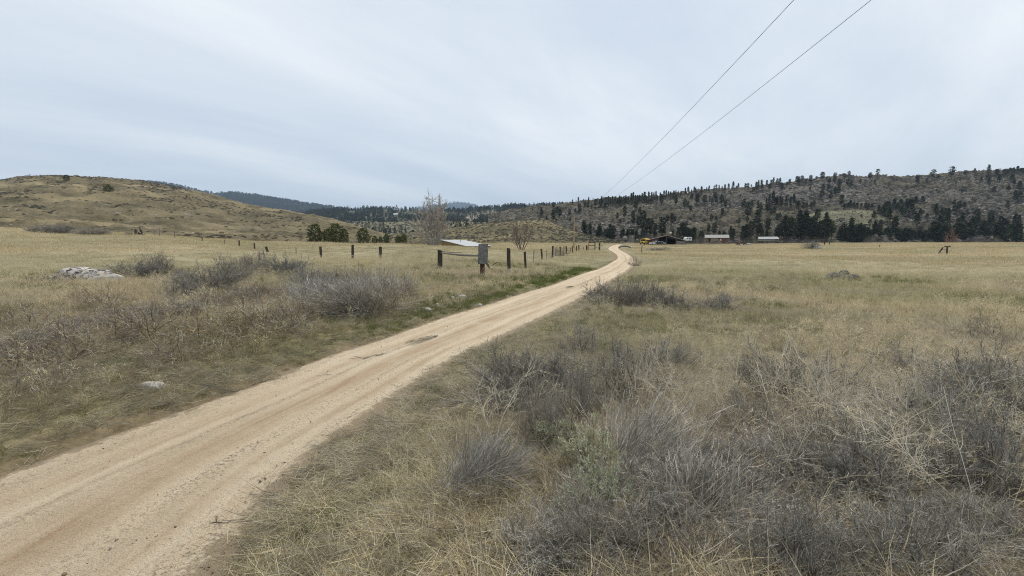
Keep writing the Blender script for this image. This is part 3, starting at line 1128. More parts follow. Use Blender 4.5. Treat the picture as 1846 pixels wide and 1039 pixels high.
def blades(m, n, rad, L, phi, bend, w, cols, k=4, taper=.15, zmin=.004, az=None, wob=.12):
    rr = rad * np.sqrt(RNG.random(n))
    t = RNG.random(n) * 2 * math.pi
    root = np.stack([rr * np.cos(t), rr * np.sin(t), np.zeros(n)], -1)
    a = RNG.random(n) * 2 * math.pi if az is None else az[0] + RNG.normal(0, az[1], n)
    P = paths(root, a, RNG.uniform(*phi, n), RNG.uniform(*bend, n), RNG.uniform(*L, n), k, wob)
    P[..., 2] = np.maximum(P[..., 2], zmin * RNG.uniform(.3, 2, (n, 1)))
    Wd = RNG.uniform(w * .6, w * 1.25, n)[:, None] * np.linspace(1, taper, k)[None]
    side = unit(np.cross(P[:, -1] - P[:, 0], RNG.normal(size=(n, 3))))
    m.ribbons(P, Wd, side, pal(cols, n))
    return P


def proto(name, fn, mats=None):
    m = MB()
    fn(m)
    return m.build(name, mats or PLANT, link=False)


def p_tuft(m):
    blades(m, 40, .08, (.08, .24), (.15, 1.1), (.1, 1.2), .0042, STRAW + GREY + BROWN[2:], wob=.2)
    blades(m, 14, .08, (.05, .16), (.2, 1.2), (.1, .8), .0045, BROWN)


def p_tuft_low(m):
    blades(m, 46, .11, (.06, .19), (.2, 1.1), (.2, 1.0), .0046, STRAW + BROWN + GREY)


def p_thatch(m):
    a = RNG.random() * 6.28
    blades(m, 34, .16, (.10, .34), (1.15, 1.65), (-.2, .35), .0048, GREY + STRAW[:3], k=4, az=(a, .8))
    blades(m, 14, .16, (.06, .2), (.8, 1.5), (0, .5), .0042, STRAW + BROWN)


def p_green(m):
    blades(m, 46, .08, (.03, .11), (.05, .8), (.1, .9), .0042, GREENS)


def p_seed(m):
    P = blades(m, 16, .06, (.25, .52), (.05, .45), (.05, .5), .0042, STRAW, k=5)
    n = len(P)
    for q in range(5):
        tip = P[:, -1] * (1 - q * .05) + P[:, -2] * q * .05 + RNG.normal(0, .008, (n, 3))
        d = RNG.normal(0, .016, (n, 3))
        m.ribbons(np.stack([tip, tip + d, tip + d * 1.9], 1), np.full((n, 3), .0055), unit(RNG.normal(size=(n, 3))), pal(STRAW, n))
    blades(m, 24, .07, (.08, .22), (.1, .9), (.1, .9), .0045, STRAW + BROWN)


def p_stalk(m, cols, H=(.28, .62), nm=3, w=.0040, phi=(.1, 1.0)):
    """dead branching weed: a few arching main stems with many forked side stems"""
    P = blades(m, nm, .03, H, phi, (-.1, .9), w, cols, k=7, taper=.5, wob=.10)
    gen = P
    for lev, (nb, lf, wf) in enumerate(((9, .5, .62), (5, .5, .5))):
        n, k, _ = gen.shape
        pi = RNG.integers(0, n, n * nb if lev == 0 else n * 3)
        t = RNG.uniform(.25, .98, len(pi)) * (k - 1)
        j = np.minimum(t.astype(int), k - 2)
        f = (t - j)[:, None]
        root = gen[pi, j] * (1 - f) + gen[pi, j + 1] * f
        d = unit(gen[pi, j + 1] - gen[pi, j])
        d = unit(d + RNG.normal(0, .62, d.shape) + np.array([0, 0, .10]))
        Ln = np.linalg.norm(gen[pi, -1] - gen[pi, 0], axis=1) * lf * RNG.uniform(.4, 1.1, len(pi))
        az, ph = np.arctan2(d[:, 1], d[:, 0]), np.arccos(np.clip(d[:, 2], -1, 1))
        Q = paths(root, az, ph, RNG.uniform(-.7, .9, len(pi)), Ln, 5, .24)
        Q[..., 2] = np.maximum(Q[..., 2], .006)
        ww = w * wf * (.9 if lev == 0 else .8)
        m.ribbons(Q, np.full((len(pi), 5), ww) * np.linspace(1, .55, 5)[None], unit(np.cross(Q[:, -1] - Q[:, 0], RNG.normal(size=(len(pi), 3)))), pal(cols, len(pi)))
        gen = Q


def p_field(m):
    blades(m, 60, .55, (.10, .34), (.05, .75), (.1, .9), .0125, STRAW + STRAW[:3] + BROWN[2:], k=3)
    blades(m, 26, .5, (.05, .16), (.1, .9), (.1, .9), .013, BROWN[2:] + GREENS[3:] + STRAW, k=3)


def p_field_far(m):
    blades(m, 60, 1.3, (.12, .36), (.05, .7), (.1, .8), .034, STRAW + BROWN[2:], k=3)


TUFTS = [proto("tuft", p_tuft) for _ in range(4)] + [proto("tuft", p_tuft_low) for _ in range(4)]
THATCH = [proto("thatch", p_thatch) for _ in range(5)]
GREEN = [proto("green_tuft", p_green) for _ in range(4)]
SEEDS = [proto("seed_grass", p_seed) for _ in range(4)]
STALKS = [proto("dead_weed", lambda m: p_stalk(m, STRAW + STRAW[2:3])) for _ in range(5)] + \
         [proto("dead_weed", lambda m: p_stalk(m, BROWN + STRAW[3:], (.22, .5), 5, .0036, (.3, 1.35))) for _ in range(4)] + \
         [proto("dead_weed", lambda m: p_stalk(m, GREY + GREY[:1], (.2, .45), 6, .0036, (.3, 1.4))) for _ in range(4)]
FIELD = [proto("field_grass", p_field) for _ in range(4)]
FIELD_F = [proto("field_grass_wide", p_field_far) for _ in range(3)]


def ring_points(r0, r1, dens, half=math.radians(54)):
    if r1 <= 6.5:
        half, r0 = math.radians(82), min(r0, 1.0 if r0 < 1.5 else r0)
    n = int(dens * half * (r1 ** 2 - r0 ** 2))
    r = np.sqrt(RNG.uniform(r0 ** 2, r1 ** 2, n))
    th = RNG.uniform(-half, half, n)
    return np.stack([r * np.sin(th), r * np.cos(th)], -1)


def gather(rings):
    return np.vstack([ring_points(*q) for q in rings])


def place(P2, sink=0.0):
    z = land_z(P2[:, 0], P2[:, 1])
    return np.column_stack([P2, z - sink])


def spin(n, tilt=.12):
    return np.column_stack([RNG.normal(0, tilt, (n, 2)), RNG.random(n) * 6.283])


def sizes(n, a, b, zf=(.85, 1.15)):
    s = RNG.uniform(a, b, n)
    return np.column_stack([s, s, s * RNG.uniform(*zf, n)])


def side_of_road(P):
    return P[:, 0] < np.interp(P[:, 1], CEN_C[:, 1], CEN_C[:, 0])


def field_tint(P):
    """straw in some bands, greyer or more olive in others"""
    a = fbm(P[:, 0] / 9, P[:, 1] / 5, 4, 201) * 1.35 + .25 * fbm(P[:, 0] / 40, P[:, 1] / 14, 3, 207)
    b = fbm(P[:, 0] / 2.5, P[:, 1] / 2.5, 3, 203)
    st, gr, ol = np.array([1.27, 1.21, 1.10]), np.array([1.04, 1.05, 1.08]), np.array([.95, .96, .78])
    w = np.clip(.5 + 1.1 * a, 0, 1)[:, None]
    v = np.clip(.1 + 1.1 * b, 0, 1)[:, None]
    c = ol * (1 - w) + st * w
    return (c * (1 - v * .7) + gr * v * .7) * RNG.uniform(.85, 1.12, (len(P), 1))


def near_grass():
    # tufts of dry grass
    P = gather([(1.2, 5, 46), (5, 10, 38), (10, 18, 26), (18, 34, 12)])
    rd, _ = road_dist(P[:, 0], P[:, 1])
    bare = fbm(P[:, 0] / 1.3, P[:, 1] / 1.3, 3, 63)
    left = side_of_road(P)
    verge = np.where(left, .45 + .55 * sstep(.1, 1.6, rd), sstep(-.05, .5, rd))
    r_ = np.hypot(P[:, 0], P[:, 1])
    verge = verge * (1 - .72 * (left & (r_ > 9) & (r_ < 32) & (rd < 3.2)))
    k = (rd > .02) & (RNG.random(len(P)) < .18 + .82 * verge) & (RNG.random(len(P)) > sstep(.25, .5, bare) * .8)
    P, rd, left = P[k], rd[k], left[k]
    n = len(P)
    low = (rd < 1.2) | (RNG.random(n) < .45)
    idx = np.where(low, 4 + RNG.integers(0, 4, n), RNG.integers(0, 4, n))
    far = sstep(6, 30, np.hypot(P[:, 0], P[:, 1]))
    sc = sizes(n, .75, 1.35)
    sc *= (1 + .55 * far)[:, None] * np.where(rd < 1.0, .7, 1.0)[:, None]
    tint = field_tint(P)
    lw = (left * (1 - sstep(9, 22, np.hypot(P[:, 0], P[:, 1]))))[:, None] * .75
    tint = tint * (1 - lw) + tint * np.array([.72, .66, .55]) * lw
    az_ = np.degrees(np.arctan2(P[:, 0], P[:, 1]))
    mat_ = (~left * sstep(-4, 12, az_) * (1 - sstep(5.5, 8, np.hypot(P[:, 0], P[:, 1]))))[:, None] * .7
    tint = tint * (1 - mat_) + tint * np.array([.60, .60, .62]) * mat_
    scatter("dry_grass", "tufts of short dry grass beside the road", TUFTS, place(P, .01), spin(n), sc, idx, tint)

    P = gather([(1.2, 5, 75), (5, 11, 46), (11, 22, 20)])
    rd, _ = road_dist(P[:, 0], P[:, 1])
    k = (rd > -.14 + .14 * fbm(P[:, 0] / .5, P[:, 1] / .5, 2, 17)) & (RNG.random(len(P)) < .3 + .7 * sstep(-.1, .35, rd))
    P = P[k]
    n = len(P)
    scatter("grass_thatch", "flattened grey and straw-coloured dead grass lying on the bank", THATCH, place(P, -.012), spin(n, .2),
            sizes(n, .7, 1.3), RNG.integers(0, 5, n), field_tint(P) * np.where(side_of_road(P), .84, .95)[:, None])

    P = gather([(1.2, 8, 50), (8, 20, 46), (20, 42, 18)])
    rd, _ = road_dist(P[:, 0], P[:, 1])
    left = side_of_road(P)
    nz = fbm(P[:, 0] / 1.1, P[:, 1] / 1.1, 3, 88)
    nb = fbm(P[:, 0] / 3.5, P[:, 1] / 2.5, 3, 71) + .35 * np.exp(-((P[:, 0] - 8) / 7) ** 2 - ((P[:, 1] - 14) / 5) ** 2)
    r = np.hypot(P[:, 0], P[:, 1])
    w = np.where(left, (1 - sstep(.8, 4.0, rd)) * sstep(.0, .3, rd) * (.32 + .68 * sstep(9, 18, r)), .0)
    w = np.maximum(w, .8 * sstep(.0, .35, nb) * sstep(4.5, 8, r) * (rd > .8))
    w = np.maximum(w, (.35 * sstep(.0, .4, nz)) * (rd > .4) * (r < 8))
    k = RNG.random(len(P)) < w * np.clip(.7 + nz, 0, 1)
    P = P[k]
    n = len(P)
    s = sizes(n, .8, 1.4) * (1 + 1.3 * sstep(8, 26, np.hypot(P[:, 0], P[:, 1])))[:, None]
    scatter("green_grass", "short new green grass in patches along the road verge", GREEN, place(P, .004), spin(n), s,
            RNG.integers(0, 4, n), RNG.uniform(.75, 1.2, (n, 1)) * np.array([1.05, 1, .95]))

    P = gather([(4, 9, 3.0), (9, 20, 7), (20, 45, 5)])
    rd, _ = road_dist(P[:, 0], P[:, 1])
    k = (rd > .9) & (RNG.random(len(P)) < .35 + .9 * fbm(P[:, 0] / 4, P[:, 1] / 3, 3, 91))
    P = P[k]
    n = len(P)
    scatter("tall_grass", "taller straw-coloured grass with dry seed heads", SEEDS, place(P, .01), spin(n),
            sizes(n, .7, 1.15) * (1 + .5 * sstep(10, 40, P[:, 1]))[:, None], RNG.integers(0, 4, n), field_tint(P))

    # dead branching weeds
    P = gather([(2.0, 5, 40), (5, 9, 27), (9, 22, 14.0), (22, 40, 3)])
    rd, _ = road_dist(P[:, 0], P[:, 1])
    left = side_of_road(P)
    r = np.hypot(P[:, 0], P[:, 1])
    nz = fbm(P[:, 0] / 2.2, P[:, 1] / 2.2, 3, 131)
    wl_ = sstep(.25, 1.9, rd) * (1 - .75 * sstep(10, 24, r)) * np.clip(.75 + .8 * nz, 0, 1)
    az = np.degrees(np.arctan2(P[:, 0], P[:, 1]))
    wr_ = sstep(1.0, 3.0, rd) * (1 - .88 * sstep(5, 11, r)) * np.clip(.55 + 1.0 * nz, 0, 1) * (.3 + .7 * sstep(-8, 20, az))
    k = RNG.random(len(P)) < np.where(left, wl_, wr_)
    P, left, rd, r = P[k], left[k], rd[k], r[k]
    n = len(P)
    u = RNG.random(n)
    idx = np.where(left, np.where(u < .25, RNG.integers(0, 5, n), np.where(u < .8, 5 + RNG.integers(0, 4, n), 9 + RNG.integers(0, 4, n))),
                   np.where(u < .42, RNG.integers(0, 5, n), np.where(u < .55, 5 + RNG.integers(0, 4, n), 9 + RNG.integers(0, 4, n))))
    s = sizes(n, .6, 1.15) * (1 + .3 * sstep(6, 25, r))[:, None] * np.where(~left & (idx < 5) & (r < 8) & (r > 3.2), 1.2, .9)[:, None]
    tint = RNG.uniform(.8, 1.15, (n, 1)) * np.where(left[:, None], np.array([.98, .92, .82]), np.array([1, .98, .95]))
    scatter("dead_weeds", "tangled dead branching weeds, straw, brown and grey", STALKS, place(P, .01), spin(n, .25), s, idx, tint)


def p_tangle(m):
    p_stalk(m, [(.66, .58, .42), (.74, .68, .53), (.56, .47, .32), (.62, .58, .48)], (.45, .95), 4, .0058, (.35, 1.35))


def tangles():
    pr = [proto("tangle", p_tangle) for _ in range(6)]
    P = gather([(2.6, 6.5, 5.2), (6.5, 9, 1.4)])
    rd, _ = road_dist(P[:, 0], P[:, 1])
    az = np.degrees(np.arctan2(P[:, 0], P[:, 1]))
    w = (~side_of_road(P)) * sstep(1.2, 3, rd) * (.12 + .88 * sstep(6, 24, az)) * np.clip(.6 + fbm(P[:, 0] / 1.5, P[:, 1] / 1.5, 3, 151), 0, 1)
    P = P[RNG.random(len(P)) < w]
    n = len(P)
    scatter("straw_tangle", "pale straw-coloured tumbleweed stems sprawling over the sagebrush on the near bank", pr, place(P, -.06), spin(n, .3), sizes(n, .8, 1.25),
            RNG.integers(0, 6, n), RNG.uniform(.85, 1.15, (n, 1)) * np.ones(3))


tangles()


def field_grass():
    P = gather([(16, 45, 3.4), (45, 100, 1.1)])
    rd, _ = road_dist(P[:, 0], P[:, 1])
    nz = fbm(P[:, 0] / 6, P[:, 1] / 4, 3, 141)
    k = (rd > 1.0) & (RNG.random(len(P)) < np.clip(.72 + .8 * nz, .2, 1) * sstep(.5, 3, rd))
    P = P[k]
    n = len(P)
    scatter("field_grass", "dry straw-coloured grass covering the field", FIELD, place(P, .02), spin(n, .05),
            sizes(n, .75, 1.25), RNG.integers(0, 4, n), field_tint(P) * .96)
    P = gather([(75, 270, .34)])
    rd, _ = road_dist(P[:, 0], P[:, 1])
    k = (rd > 2.0) & (base_z(P[:, 0], P[:, 1]) > -.5)
    P = P[k]
    n = len(P)
    scatter("distant_grass", "pale dry grass across the far end of the field", FIELD_F, place(P, .02), spin(n, .04),
            sizes(n, .8, 1.3), RNG.integers(0, 3, n), field_tint(P * .45) * np.array([1.05, 1.0, .95]))


near_grass()
field_grass()


# ------------------------------------------------------------------ stones
def icos(sub):
    import bmesh
    bm = bmesh.new()
    bmesh.ops.create_icosphere(bm, subdivisions=sub, radius=1)
    V = np.array([v.co[:] for v in bm.verts])
    F = np.array([[v.index for v in f.verts] for f in bm.faces])
    bm.free()
    return V, F


ICO = {s_: icos(s_) for s_ in (1, 2, 3, 4)}


def rock_mb(m, seed, size, sub=3, rough=.28, c=(0, 0, 0), flat=.35, col=(1, 1, 1), rz=0.0):
    V, F = ICO[sub]
    n = fbm(V[:, 0] * 1.3 + V[:, 2] * .9 + seed * 3.1, V[:, 1] * 1.3 - V[:, 2] * .7 + seed, 2, seed)
    n2 = fbm(V[:, 0] * 3.5 + V[:, 2] * 2 + seed, V[:, 1] * 3.5 - V[:, 2] * 2.3, 3, seed + 5)
    q = V * (1 + rough * n + rough * .4 * n2)[:, None]
    q = np.sign(q) * np.abs(q) ** .82
    q[:, 2] = np.maximum(q[:, 2], -flat)
    q = q * np.asarray(size) / 2
    cs, sn = math.cos(rz), math.sin(rz)
    q = np.stack([q[:, 0] * cs - q[:, 1] * sn, q[:, 0] * sn + q[:, 1] * cs, q[:, 2]], -1) + np.asarray(c)
    m.add(q, F, col)


R_PALE = mat_rock("pale_stone", (.36, .33, .28), (.58, .54, .49), (.20, .18, .15), 6, (.55, .66))
R_LICHEN = mat_rock("lichen_rock", (.42, .37, .33), (.66, .60, .55), (.055, .05, .045), 2.0, (.48, .56))
R_DARK = mat_rock("dark_lichen_rock", (.10, .095, .085), (.24, .23, .21), (.04, .04, .036), 7, (.5, .6))
R_STREAK = NT("streaked_rock")
R_STREAK.color(R_STREAK.ramp(R_STREAK.noise(2.5, 6, .65, R_STREAK.objco((1.2, 9, 9)), .3), [(0.34, (.16, .145, .125)), (0.5, (.50, .47, .42)), (0.7, (.66, .63, .58))]))
R_STREAK.bump(R_STREAK.noise(3, 6, .7, R_STREAK.objco((1.2, 9, 9))), .9, .06)
R_STREAK = R_STREAK.mat


def stone(px, py, size, mat, label, cat="stone", name="stone", rz=0.0, seed=1, sub=3, group=None, sink=.1, tilt=0.0, rough=.28):
    p = on_land(px, py)
    m = MB()
    rock_mb(m, seed, size, sub, rough, rz=0)
    o = m.build(name, mat, smooth=False)
    o.location = (p[0], p[1], p[2] + size[2] * (.5 * .35) - sink * size[2])
    o.rotation_euler = (0, tilt, rz)
    return tag(o, label, cat, group)


stone(147, 505, (2.7, 1.2, 1.05), R_LICHEN, "large low boulder speckled with black lichen, in sagebrush", "boulder", "boulder", .15, 3, 4, rough=.5)
stone(193, 507, (1.45, .62, .66), R_STREAK, "pale streaked slab leaning on the lichen-speckled boulder", "boulder", "boulder", .35, 9, 3, tilt=-.16)
p_ = on_land(1517, 503)
rp = thing("rock_pile", "heap of dark lichen-covered rocks alone in the open field", "rock pile", p_)
for k_, (x_, y_, s_) in enumerate([(-.55, 0, (.9, .7, .75)), (.15, .1, (1.0, .8, .95)), (.75, -.05, (.8, .6, .55)), (-.1, -.35, (.7, .5, .5)), (.35, -.3, (.5, .5, .4)), (-1.0, -.1, (.5, .4, .35))]):
    m_ = MB()
    rock_mb(m_, 20 + k_, s_, 2, .3, rz=k_)
    o_ = m_.build("rock", R_DARK, rp)
    o_.location = (x_, y_, s_[2] * .16)
stone(273, 699, (.36, .24, .17), R_PALE, "white stone lying alone in the weeds left of the road", rz=.3, seed=5)
stone(771, 563, (.26, .18, .24), R_PALE, "largest white stone on the green verge near the sagebrush", seed=6)
stone(834, 540, (.34, .22, .26), R_PALE, "flat white stone high on the green verge towards the sign", seed=7)
stone(816, 543, (.17, .14, .22), R_PALE, "small white stone just beside the flat one on the verge", seed=8)
stone(763, 546, (.17, .14, .22), R_PALE, "small white stone at the edge of the sagebrush above the verge", seed=10)
stone(865, 552, (.2, .13, .15), R_PALE, "pale flat stone on the very edge of the road", seed=11)
stone(789, 555, (.13, .1, .18), R_PALE, "tiny white stone in the middle of the green verge", seed=12)
stone(1170, 564, (.26, .18, .26), R_PALE, "white stone in the grass in front of the blue-grey sagebrush row", seed=13)
stone(623, 822, (.05, .045, .05), R_PALE, "small round white stone on the bare strip beside the road", seed=14)
stone(733, 810, (.07, .04, .035), R_PALE, "small flat white stone in the dead grass above the bank", seed=15)
stone(427, 984, (.05, .04, .03), R_PALE, "small grey-white pebble where the road meets the bank", seed=16)
stone(397, 981, (.05, .04, .035), R_PALE, "small cream pebble lying on the sandy road edge", seed=17)
stone(258, 786, (.06, .05, .04), R_DARK, "small dark stone lying on the far half of the road", seed=18)
stone(247, 843, (.06, .045, .04), R_DARK, "small dark stone in the middle of the road", seed=19)


def road_gravel():
    P = gather([(2.0, 6, 130), (6, 14, 60), (14, 26, 16)])
    rd, _ = road_dist(P[:, 0], P[:, 1])
    k = (rd < .35) & (RNG.random(len(P)) < .25 + .75 * sstep(-1.0, .1, rd))
    P, rd = P[k], rd[k]
    n = len(P)
    pr = []
    for s_ in range(4):
        m = MB()
        rock_mb(m, 60 + s_, (1, .8, .6), 1, .35, col=(1, 1, 1))
        pr.append(m.build("pebble", PLANT, link=False))
    z, zr = land_z(P[:, 0], P[:, 1]), road_dist(P[:, 0], P[:, 1])[1]
    zz_ = np.where(rd < 0, zr + .012, np.maximum(z, zr))
    s = RNG.uniform(.006, .018, n) * (1 + 1.5 * (RNG.random(n) ** 8))
    c = np.array([(.42, .36, .27), (.30, .24, .16), (.2, .165, .12), (.5, .45, .38), (.13, .11, .09)])[RNG.integers(0, 5, n)]
    scatter("gravel", "loose gravel and grit on the sandy road", pr, np.column_stack([P, zz_]), spin(n, .5), np.repeat(s[:, None], 3, 1) * RNG.uniform(.7, 1.3, (n, 3)),
            RNG.integers(0, 4, n), c, "gravel")


road_gravel()

# ------------------------------------------------------------------ shrubs
def shrub_mesh(kind, H, Wd, seed):
    """returns (stems mesh builder, foliage mesh builder or None); local base at the origin"""
    global RNG
    keep = RNG
    RNG = np.random.default_rng(seed)
    st, fo = MB(), MB()

    def dome(ph):
        return 1 / np.sqrt((np.sin(ph) / (Wd / 2)) ** 2 + (np.cos(ph) / H) ** 2)
    if kind == "broom":          # many long fine grey stems swept to one side
        n = 620
        az = RNG.normal(.1, .8, n)
        ph = np.clip(np.abs(RNG.normal(.88, .36, n)), .03, 1.5)
        root = np.stack([RNG.normal(-.12, .10, n), RNG.normal(0, .10, n), np.zeros(n)], -1) * Wd
        P = paths(root, az, ph, RNG.uniform(-.3, .6, n), RNG.uniform(.55, 1.08, n) * dome(ph) * 1.1, 6, .07)
        P[..., 2] = np.maximum(P[..., 2], .01)
        st.ribbons(P, np.full((n, 6), .0040) * np.linspace(1.1, .5, 6), unit(np.cross(P[:, -1] - P[:, 0], RNG.normal(size=(n, 3)))), pal(GREY, n))
        g, b = P, 3
    else:
        ns = {"sage": 44, "leafy": 30, "dead": 34, "low": 36}[kind]
        az = RNG.random(ns) * 6.283
        ph = np.arccos(RNG.uniform(.12, 1.0, ns))
        root = np.stack([RNG.normal(0, .09, ns), RNG.normal(0, .09, ns), np.zeros(ns)], -1) * Wd
        wb = .34 if kind == "dead" else .27
        P = paths(root, az, ph, RNG.uniform(-.35, .25, ns), RNG.uniform(.6, .92, ns) * dome(ph), 6, wb)
        P[..., 2] = np.maximum(P[..., 2], .012)
        st.tubes(P, (RNG.uniform(.004, .009, ns) if kind != 'dead' else RNG.uniform(.0022, .0048, ns))[:, None] * np.linspace(1, .35, 6)[None], 4, pal([(.15, .13, .11), (.20, .18, .155)], ns))
        g, b = P, {"sage": 15, "leafy": 12, "dead": 9, "low": 13}[kind]
    for lev in range(2):
        n, k, _ = g.shape
        nb = b if lev == 0 else (5 if kind != "dead" else 4)
        pi = np.repeat(np.arange(n), nb)
        t = RNG.uniform(.25, 1.0, len(pi)) * (k - 1)
        j = np.minimum(t.astype(int), k - 2)
        f = (t - j)[:, None]
        rt = g[pi, j] * (1 - f) + g[pi, j + 1] * f
        d = unit(unit(g[pi, j + 1] - g[pi, j]) + RNG.normal(0, {"broom": .22, "dead": .65}.get(kind, .45), (len(pi), 3)) + np.array([0, 0, .3 if kind != "dead" else .05]))
        Ln = H * RNG.uniform(.10, .30, len(pi)) * (1 if lev == 0 else .5)
        Q = paths(rt, np.arctan2(d[:, 1], d[:, 0]), np.arccos(np.clip(d[:, 2], -1, 1)), RNG.uniform(-.45, .15, len(pi)) * (2 if kind == "dead" else 1), Ln, 4, .18)
        Q[..., 2] = np.maximum(Q[..., 2], .01)
        w = .0036 if lev == 0 else .0030
        cc = GREY if kind in ("broom", "low") else GREY[:3] if kind == "sage" else GREY[:3] + BROWN[:3]
        st.ribbons(Q, np.full((len(pi), 4), w) * np.linspace(1, .6, 4), unit(np.cross(Q[:, -1] - Q[:, 0], RNG.normal(size=(len(pi), 3)))), pal(cc, len(pi)))
        g = Q
        if kind == "broom" and lev == 0:
            break
    nl = {"sage": 2600, "leafy": 9000, "dead": 0, "low": 1800, "broom": 0}[kind]
    if nl:
        pi = RNG.integers(0, len(g), nl)
        t = RNG.uniform(.2, 1, nl) * 3
        j = np.minimum(t.astype(int), 2)
        f = (t - j)[:, None]
        rt = g[pi, j] * (1 - f) + g[pi, j + 1] * f
        if kind == "leafy":
            k2 = (rt[:, 2] > H * .3) & (np.linalg.norm(rt / np.array([Wd / 2, Wd / 2, H]), axis=1) > .55)
            rt, j, pi = rt[k2], j[k2], pi[k2]
        d = unit(unit(g[pi, j + 1] - g[pi, j]) + RNG.normal(0, .6, (len(rt), 3)))
        ln = RNG.uniform(.010, .024, len(rt))[:, None] * (1.5 if kind == "leafy" else 1)
        pth = np.stack([rt, rt + d * ln * .6, rt + d * ln], 1)
        w = RNG.uniform(.0035, .0065, len(rt))[:, None] * np.array([.6, 1.1, .5]) * (1.7 if kind == "leafy" else 1)
        cols = SAGEL if kind == "leafy" else [(.215, .215, .175), (.17, .17, .14), (.26, .26, .215)]
        fo.ribbons(pth, w, unit(np.cross(d, RNG.normal(size=d.shape))), pal(cols, len(rt)))
        if kind == "leafy":     # dry rusty flower stalks on top
            top = g[np.argsort(g[:, -1, 2])[-60:], -1]
            Q = paths(top, RNG.random(len(top)) * 6.28, RNG.uniform(0, .4, len(top)), RNG.uniform(-.1, .2, len(top)), RNG.uniform(.04, .11, len(top)), 4, .1)
            fo.ribbons(Q, np.full((len(top), 4), .004), unit(RNG.normal(size=(len(top), 3))), pal([(.34, .2, .09), (.28, .17, .08), (.36, .28, .15)], len(top)))
    RNG = keep
    return st, (fo if nl else None)


PROTO_SHRUB = {}


def shrub(kind, px, py, wpx, hpx, label, group=None, variant=None, name="sagebrush", cat="shrub", rz=None, D=None, fat=1.0):
    """a shrub whose foot is at (px, py) in the photograph, wpx wide and hpx tall there"""
    p = on_land(px, py) if D is None else at(px, py, D)
    if D is not None:
        p[2] = float(land_z(p[0:1], p[1:2])[0])
    Wm, Hm = wpx * p[1] / FPX, hpx * p[1] / FPX
    v = variant if variant is not None else random.randrange(3)
    rz = random.uniform(0, 6.28) if rz is None else rz
    if (kind, v) not in PROTO_SHRUB:
        st, fo = shrub_mesh(kind, .7, 1.0 if kind != "leafy" else .8, 300 + v * 7 + len(kind) * 31)
        t = thing(name, label, cat, p, rz, group)
        so = st.build("branches", PLANT_SOLO, t)
        ob = [so]
        if fo:
            ob.append(fo.build("foliage", LEAF_SOLO, t))
        co = np.concatenate([np.array([vv.co[:] for vv in o.data.vertices]) for o in ob])
        lo, hi = np.percentile(co, 2, 0), np.percentile(co, 98, 0)
        PROTO_SHRUB[(kind, v)] = (t, max(hi[0] - lo[0], hi[1] - lo[1]), hi[2])
        r, w0, h0 = PROTO_SHRUB[(kind, v)]
    else:
        r0, w0, h0 = PROTO_SHRUB[(kind, v)]
        r = dup(r0, p, rz, 1.0, label, None, cat)
        r.name = name
        if "group" in r.keys():
            del r["group"]
        if group:
            r["group"] = group
    s = Wm / w0
    Hm *= .80 if p[1] < 9 else .92
    r.scale = (s, s, Hm / h0)
    return r


L = shrub
# the bank right in front of the camera
L("leafy", 1082, 945, 150, 190, "leafy silver-green sagebrush with rusty flower stalks, nearest the camera", variant=0, rz=.4)
L("leafy", 1075, 860, 130, 120, "silver-green sagebrush with orange tips directly behind the nearest one", variant=1, rz=2.2)
L("leafy", 1012, 810, 80, 85, "small pale green sagebrush beside the broom-like grey stems", variant=2, rz=1.0)
L("broom", 868, 885, 190, 120, "broom-like bush of whitish bare stems swept towards the leafy sagebrush", variant=0, rz=.1, name="rabbitbrush")
L("broom", 1165, 855, 260, 150, "biggest broom-like bush, a wide fan of fine grey stems", variant=1, rz=.1, name="rabbitbrush")
L("broom", 1275, 935, 240, 120, "broom-like grey bush under the tangled straw weeds in front", variant=2, rz=.6, name="rabbitbrush")
L("sage", 975, 800, 120, 140, "grey twiggy sagebrush standing over the road bank", variant=0)
L("sage", 1045, 760, 120, 120, "grey-brown sagebrush behind the small pale green one", variant=1)
L("sage", 1135, 710, 190, 120, "dark-centred grey sagebrush in the middle of the bank", variant=2)
L("low", 1048, 640, 80, 65, "blue-grey sagebrush at the crest of the road bank", variant=0)
L("sage", 1430, 735, 200, 125, "dark grey sagebrush half sunk in the straw weeds", variant=0)
L("low", 1205, 660, 110, 60, "faded grey sagebrush in the open grass behind the bank", variant=1)
L("sage", 1755, 890, 260, 200, "tall pale grey sagebrush under the straw weeds at the frame's edge", variant=1)
L("sage", 1560, 905, 210, 130, "grey sagebrush in the thick of the tangled straw weeds", variant=2)
L("dead", 1690, 735, 230, 120, "wide dead bush of brown-grey twigs behind the tall pale sagebrush", variant=0, name="dead_bush")
L("sage", 1810, 760, 150, 150, "upright dark grey sagebrush behind the dead brown bush", variant=0)
L("sage", 1420, 1035, 250, 170, "pale grey sagebrush at the very bottom of the view", variant=1)
L("sage", 1680, 1050, 260, 160, "dark grey sagebrush low in the near corner of the bank", variant=2)
L("dead", 1500, 830, 220, 110, "dead twiggy bush laid flat among straw stems", variant=1, name="dead_bush")
L("low", 940, 1000, 120, 110, "small dusty grey shrub beside the bare sandy hollow", variant=2)
L("low", 905, 750, 90, 70, "low grey shrub on the slope just above the road edge", variant=0)
L("sage", 1340, 790, 150, 100, "grey sagebrush behind the biggest broom-like bush", variant=1)
L("dead", 1290, 1030, 190, 120, "brown dead bush in front of the broom-like bushes", variant=2, name="dead_bush")
L("low", 1620, 665, 110, 55, "low twiggy grey shrub in the open grass beyond the dead bush", variant=1)
L("dead", 1775, 612, 80, 55, "small dark twiggy bush alone in the straw field", variant=0, name="dead_bush")
